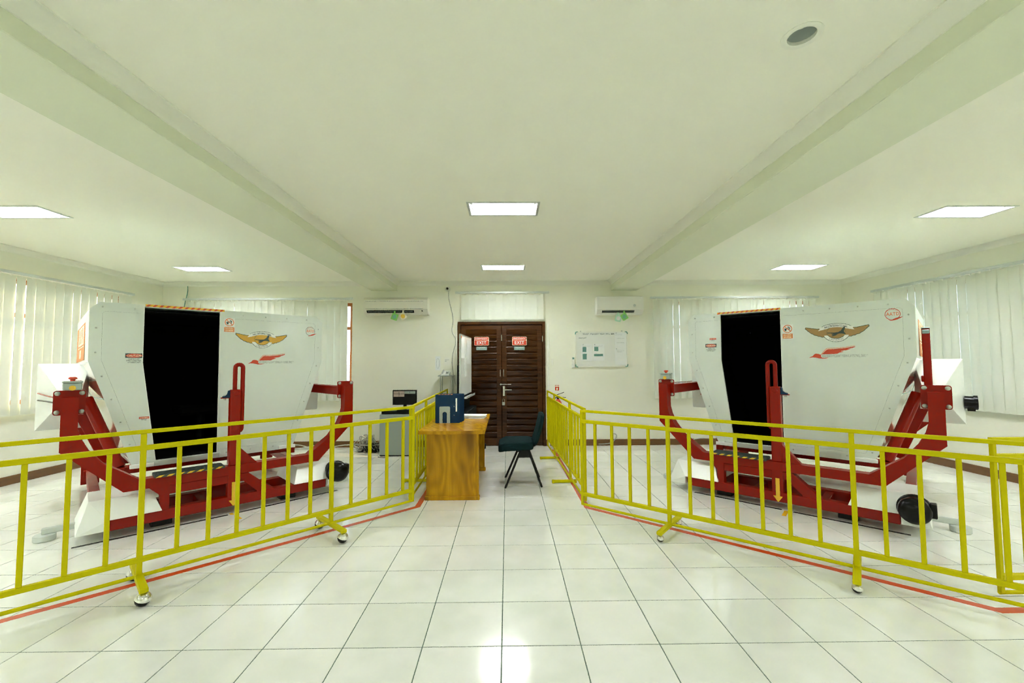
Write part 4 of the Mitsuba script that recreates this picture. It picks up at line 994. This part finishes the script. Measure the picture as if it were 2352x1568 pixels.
# ------------------------------------------------------------------ things on the back wall
t = thing('security_camera', 'round white security camera high on the back wall left of the door', 'camera')
m = lathe([(0.0001, 0.075), (0.018, 0.078), (0.036, 0.070), (0.044, 0.050), (0.046, 0.030), (0.034, 0.010), (0.034, 0.0)], 28); part(t, 'body', moved(front(m), -1.001, YB, 2.725), 'm_white', smooth=40)
m = lathe([(0.0001, 0.006), (0.016, 0.004), (0.021, 0.0)], 20); part(t, 'lens', moved(front(m), -1.001, YB - 0.077, 2.725), 'm_black', smooth=40)
wire('thin black cable running down from the security camera beside the door', [(-0.985, YB - 0.012, 2.69), (-0.96, YB - 0.008, 2.45), (-0.915, YB - 0.008, 2.10), (-0.925, YB - 0.012, 1.98), (-0.875, YB - 0.010, 1.88), (-0.905, YB - 0.008, 1.62), (-0.895, YB - 0.008, 1.2), (-0.90, YB - 0.008, 0.3)], 0.0055, 'm_cable')
single('wall_conduit', box(-0.862, -0.835, YB - 0.014, YB, 0.0, 2.10, 0.002), 'm_trim', 'thin white cable duct beside the left door frame', 'cable duct')
single('wall_conduit', box(0.735, 0.765, YB - 0.016, YB, 0.0, 2.12, 0.002), 'm_trim', 'thin white cable duct beside the right door frame', 'cable duct')
t = thing('light_switch', 'small cream light switch on the wall right of the door', 'light switch')
part(t, 'plate', box(0.795, 0.840, YB - 0.010, YB, 1.375, 1.500, 0.003), 'm_acwhite'); part(t, 'rocker', box(0.806, 0.829, YB - 0.014, YB - 0.009, 1.40, 1.47, 0.002), 'm_trim')
t = thing('notice', 'white paper notice on the wall above the phone', 'paper notice')
part(t, 'sheet', box(-1.216, -1.128, YB - 0.003, YB, 1.31, 1.555), 'm_paper'); part(t, 'print', plate(ellipse(-1.172, 1.43, 0.026, 0.085).exterior.buffer(0.004), YB - 0.0036, YB - 0.003), 'm_alu')
t = thing('notice', 'small faint notice on the wall right of the white paper notice', 'paper notice')
part(t, 'sheet', box(-1.06, -0.955, YB - 0.002, YB, 1.40, 1.53), 'm_trim'); part(t, 'print', cat(box(-1.05, -0.975, YB - 0.0026, YB - 0.002, 1.487, 1.494), box(-1.05, -1.02, YB - 0.0026, YB - 0.002, 1.463, 1.470)), 'm_inkgrey')
# stand with the phone
t = thing('phone_stand', 'tall thin metal stand carrying the phone by the back wall', 'stand')
part(t, 'top', box(-1.125, -0.868, 4.93, 5.19, 1.212, 1.224, 0.003), 'm_inkgrey')
for x in (-1.085, -0.890):
    for yy in (4.96, 5.16): part(t, 'leg', tube([(x, yy, 1.212), (x, yy, 0.0)], 0.010, 8), 'm_bolt', smooth=40)
part(t, 'brace', cat(cyl((-1.085, 4.96, 0.3), (-0.89, 4.96, 0.3), 0.007, 8), cyl((-1.085, 5.16, 0.3), (-0.89, 5.16, 0.3), 0.007, 8)), 'm_bolt')
t = thing('telephone', 'white desk telephone on the thin metal stand', 'telephone')
m = trimesh.convex.convex_hull(np.array([(x, yy, z) for x in (-1.075, -0.94) for yy, z in ((4.95, 1.2255), (5.13, 1.2255), (4.95, 1.245), (5.13, 1.300))])); part(t, 'base', m, 'm_white')
part(t, 'keypad', cat(*[box(-1.00 + 0.016 * i, -0.990 + 0.016 * i, 4.985 + 0.026 * j, 5.0 + 0.026 * j, 1.254 + 0.0082 * j, 1.262 + 0.0082 * j) for i in range(3) for j in range(4)]), 'm_greyd')
part(t, 'handset', cat(bar((-1.055, 4.965, 1.268), (-1.055, 5.12, 1.313), 0.030, 0.022, 0.008)), 'm_alu')
part(t, 'cord', tube([(-1.08, 4.97, 1.24), (-1.125, 4.94, 1.22)], 0.004, 6), 'm_cable')
# wall board
WB = (1.222, 2.135, 1.352, 1.968)
t = thing('wall_board', 'white board with printed sheets on the back wall right of the door', 'whiteboard')
x0, x1, z0, z1 = WB
part(t, 'panel', box(x0 + 0.01, x1 - 0.01, YB - 0.022, YB, z0 + 0.01, z1 - 0.01), 'm_board')
part(t, 'frame', plate(rrect(x0, x1, z0, z1, 0.03).difference(rrect(x0 + 0.016, x1 - 0.016, z0 + 0.016, z1 - 0.016, 0.02)), YB - 0.028, YB), 'm_trim')
cc = []
for cx, sx in ((x0, 1), (x1, -1)):
    for cz, sz in ((z0, 1), (z1, -1)):
        cc.append(plate(rrect(x0 - 0.003, x1 + 0.003, z0 - 0.003, z1 + 0.003, 0.032).difference(rrect(x0 + 0.012, x1 - 0.012, z0 + 0.012, z1 - 0.012, 0.02)).intersection(sg.box(min(cx - sx * .01, cx + sx * 0.045), min(cz - sz * .01, cz + sz * 0.045), max(cx - sx * .01, cx + sx * 0.045), max(cz - sz * .01, cz + sz * 0.045))), YB - 0.030, YB - 0.002))
part(t, 'corner_cap', cat(*cc), 'm_tealgrey')
part(t, 'hanger', cat(box(x0 + 0.085, x0 + 0.105, YB - 0.01, YB, z1, z1 + 0.014), box(x1 - 0.105, x1 - 0.085, YB - 0.01, YB, z1, z1 + 0.014)), 'm_inkgrey')
def scribble(xa, xb, z, h, seed):
    r_ = random.Random(seed); ms = []; x = xa
    while x < xb:
        w = r_.uniform(0.012, 0.03)
        if r_.random() < 0.82:
            pts = [(x + w * k / 5, z + h * r_.uniform(0.0, 1.0)) for k in range(6)]
            ms.append(sg.LineString(pts).buffer(0.0028))
        x += w + 0.006
    return plate(shapely.union_all(ms), YB - 0.0228, YB - 0.022)
part(t, 'heading_ink', scribble(x0 + 0.13, x1 - 0.29, z1 - 0.055, 0.024, 5), 'm_inkgrey', kind='stuff')
part(t, 'bold_ink', scribble(x1 - 0.285, x1 - 0.225, z1 - 0.052, 0.022, 9), 'm_ink', kind='stuff')
part(t, 'subheading_ink', scribble(x0 + 0.03, x0 + 0.20, z1 - 0.125, 0.024, 6), 'm_inkgrey', kind='stuff')
for xa, xb, za, zb, lab, pr in (
        (x0 + 0.105, x0 + 0.295, z0 + 0.105, z1 - 0.215, 'printed sheet with two grey pictures, left on the wall board', [(0.02, 0.085, 0.05, 0.14), (0.02, 0.09, 0.17, 0.27)]),
        (x0 + 0.310, x0 + 0.505, z0 + 0.105, z1 - 0.215, 'printed sheet with a wide teal bar, middle of the wall board', [(0.02, 0.09, 0.05, 0.125), (0.012, 0.17, 0.175, 0.215)]),
        (x1 - 0.225, x1 - 0.025, z1 - 0.285, z1 - 0.016, 'printed text sheet in the upper right corner of the wall board', [(0.035, 0.165, 0.10, 0.108), (0.035, 0.165, 0.175, 0.183)]),
        (x1 - 0.225, x1 - 0.020, z0 + 0.030, z1 - 0.290, 'printed text sheet in the lower right corner of the wall board', [(0.035, 0.125, 0.06, 0.068)])):
    q = thing('printed_sheet', lab, 'paper', 'printed sheets on the wall board')
    part(q, 'sheet', box(xa, xb, YB - 0.0255, YB - 0.0225, za, zb), 'm_paper')
    part(q, 'print', cat(*[box(xa + a_, xa + b_, YB - 0.0260, YB - 0.0255, zb - d_, zb - c_) for a_, b_, c_, d_ in pr]), 'm_alu' if 'text' in lab else 'm_tealgrey')
    part(q, 'magnet', cyl((xa + 0.028, YB - 0.0255, zb - 0.012), (xa + 0.028, YB - 0.032, zb - 0.012), 0.007, 10), 'm_inkgrey')
    part(q, 'text_lines', cat(*[box(xa + 0.02, xb - rng.uniform(0.03, 0.07), YB - 0.0258, YB - 0.0255, zb - 0.035 - 0.012 * i, zb - 0.032 - 0.012 * i) for i in range(2)]), 'm_alu', kind='stuff')
t = thing('remote_control', 'white air conditioner remote in a holder left of the wall board', 'remote control')
part(t, 'holder', box(1.157, 1.207, YB - 0.026, YB, 1.34, 1.40, 0.003), 'm_white'); part(t, 'body', box(1.159, 1.205, YB - 0.022, YB - 0.002, 1.35, 1.53, 0.004), 'm_acwhite2'); part(t, 'display', box(1.166, 1.198, YB - 0.0235, YB - 0.0215, 1.488, 1.518), 'm_tealgrey')
t = thing('extinguisher_sign', 'small red and white fire sign on the wall above the extinguisher', 'sign')
part(t, 'sheet', box(0.862, 0.932, YB - 0.003, YB, 0.948, 1.040), 'm_signred'); part(t, 'white_symbol', cat(box(0.884, 0.910, YB - 0.0038, YB - 0.003, 0.955, 0.995), box(0.866, 0.928, YB - 0.0038, YB - 0.003, 1.012, 1.034)), 'm_cream')
t = thing('fire_extinguisher', 'red fire extinguisher behind the right-hand yellow barrier by the wall', 'fire extinguisher')
m = lathe([(0.0001, 0.0), (0.062, 0.0), (0.066, 0.01), (0.066, 0.36), (0.060, 0.40), (0.030, 0.445), (0.020, 0.455), (0.0001, 0.455)], 28); part(t, 'body', moved(m, 0.895, 5.10, 0.355), 'm_signred', smooth=40)
part(t, 'valve', cat(cyl((0.895, 5.10, 0.80), (0.895, 5.10, 0.86), 0.017, 12), bar((0.885, 5.10, 0.885), (1.00, 5.10, 0.925), 0.018, 0.008, 0.002), bar((0.90, 5.10, 0.85), (1.03, 5.10, 0.835), 0.018, 0.008, 0.002), bar((0.885, 5.10, 0.85), (0.885, 5.10, 0.892), 0.016, 0.012, 0.002)), 'm_blackmat')
part(t, 'hose', tube([(0.88, 5.10, 0.84), (0.83, 5.09, 0.82), (0.82, 5.08, 0.70), (0.825, 5.08, 0.45)], 0.009, 8), 'm_blackmat', smooth=40)
part(t, 'bracket', box(0.87, 0.92, 5.165, YB, 0.70, 0.78, 0.003), 'm_bolt')
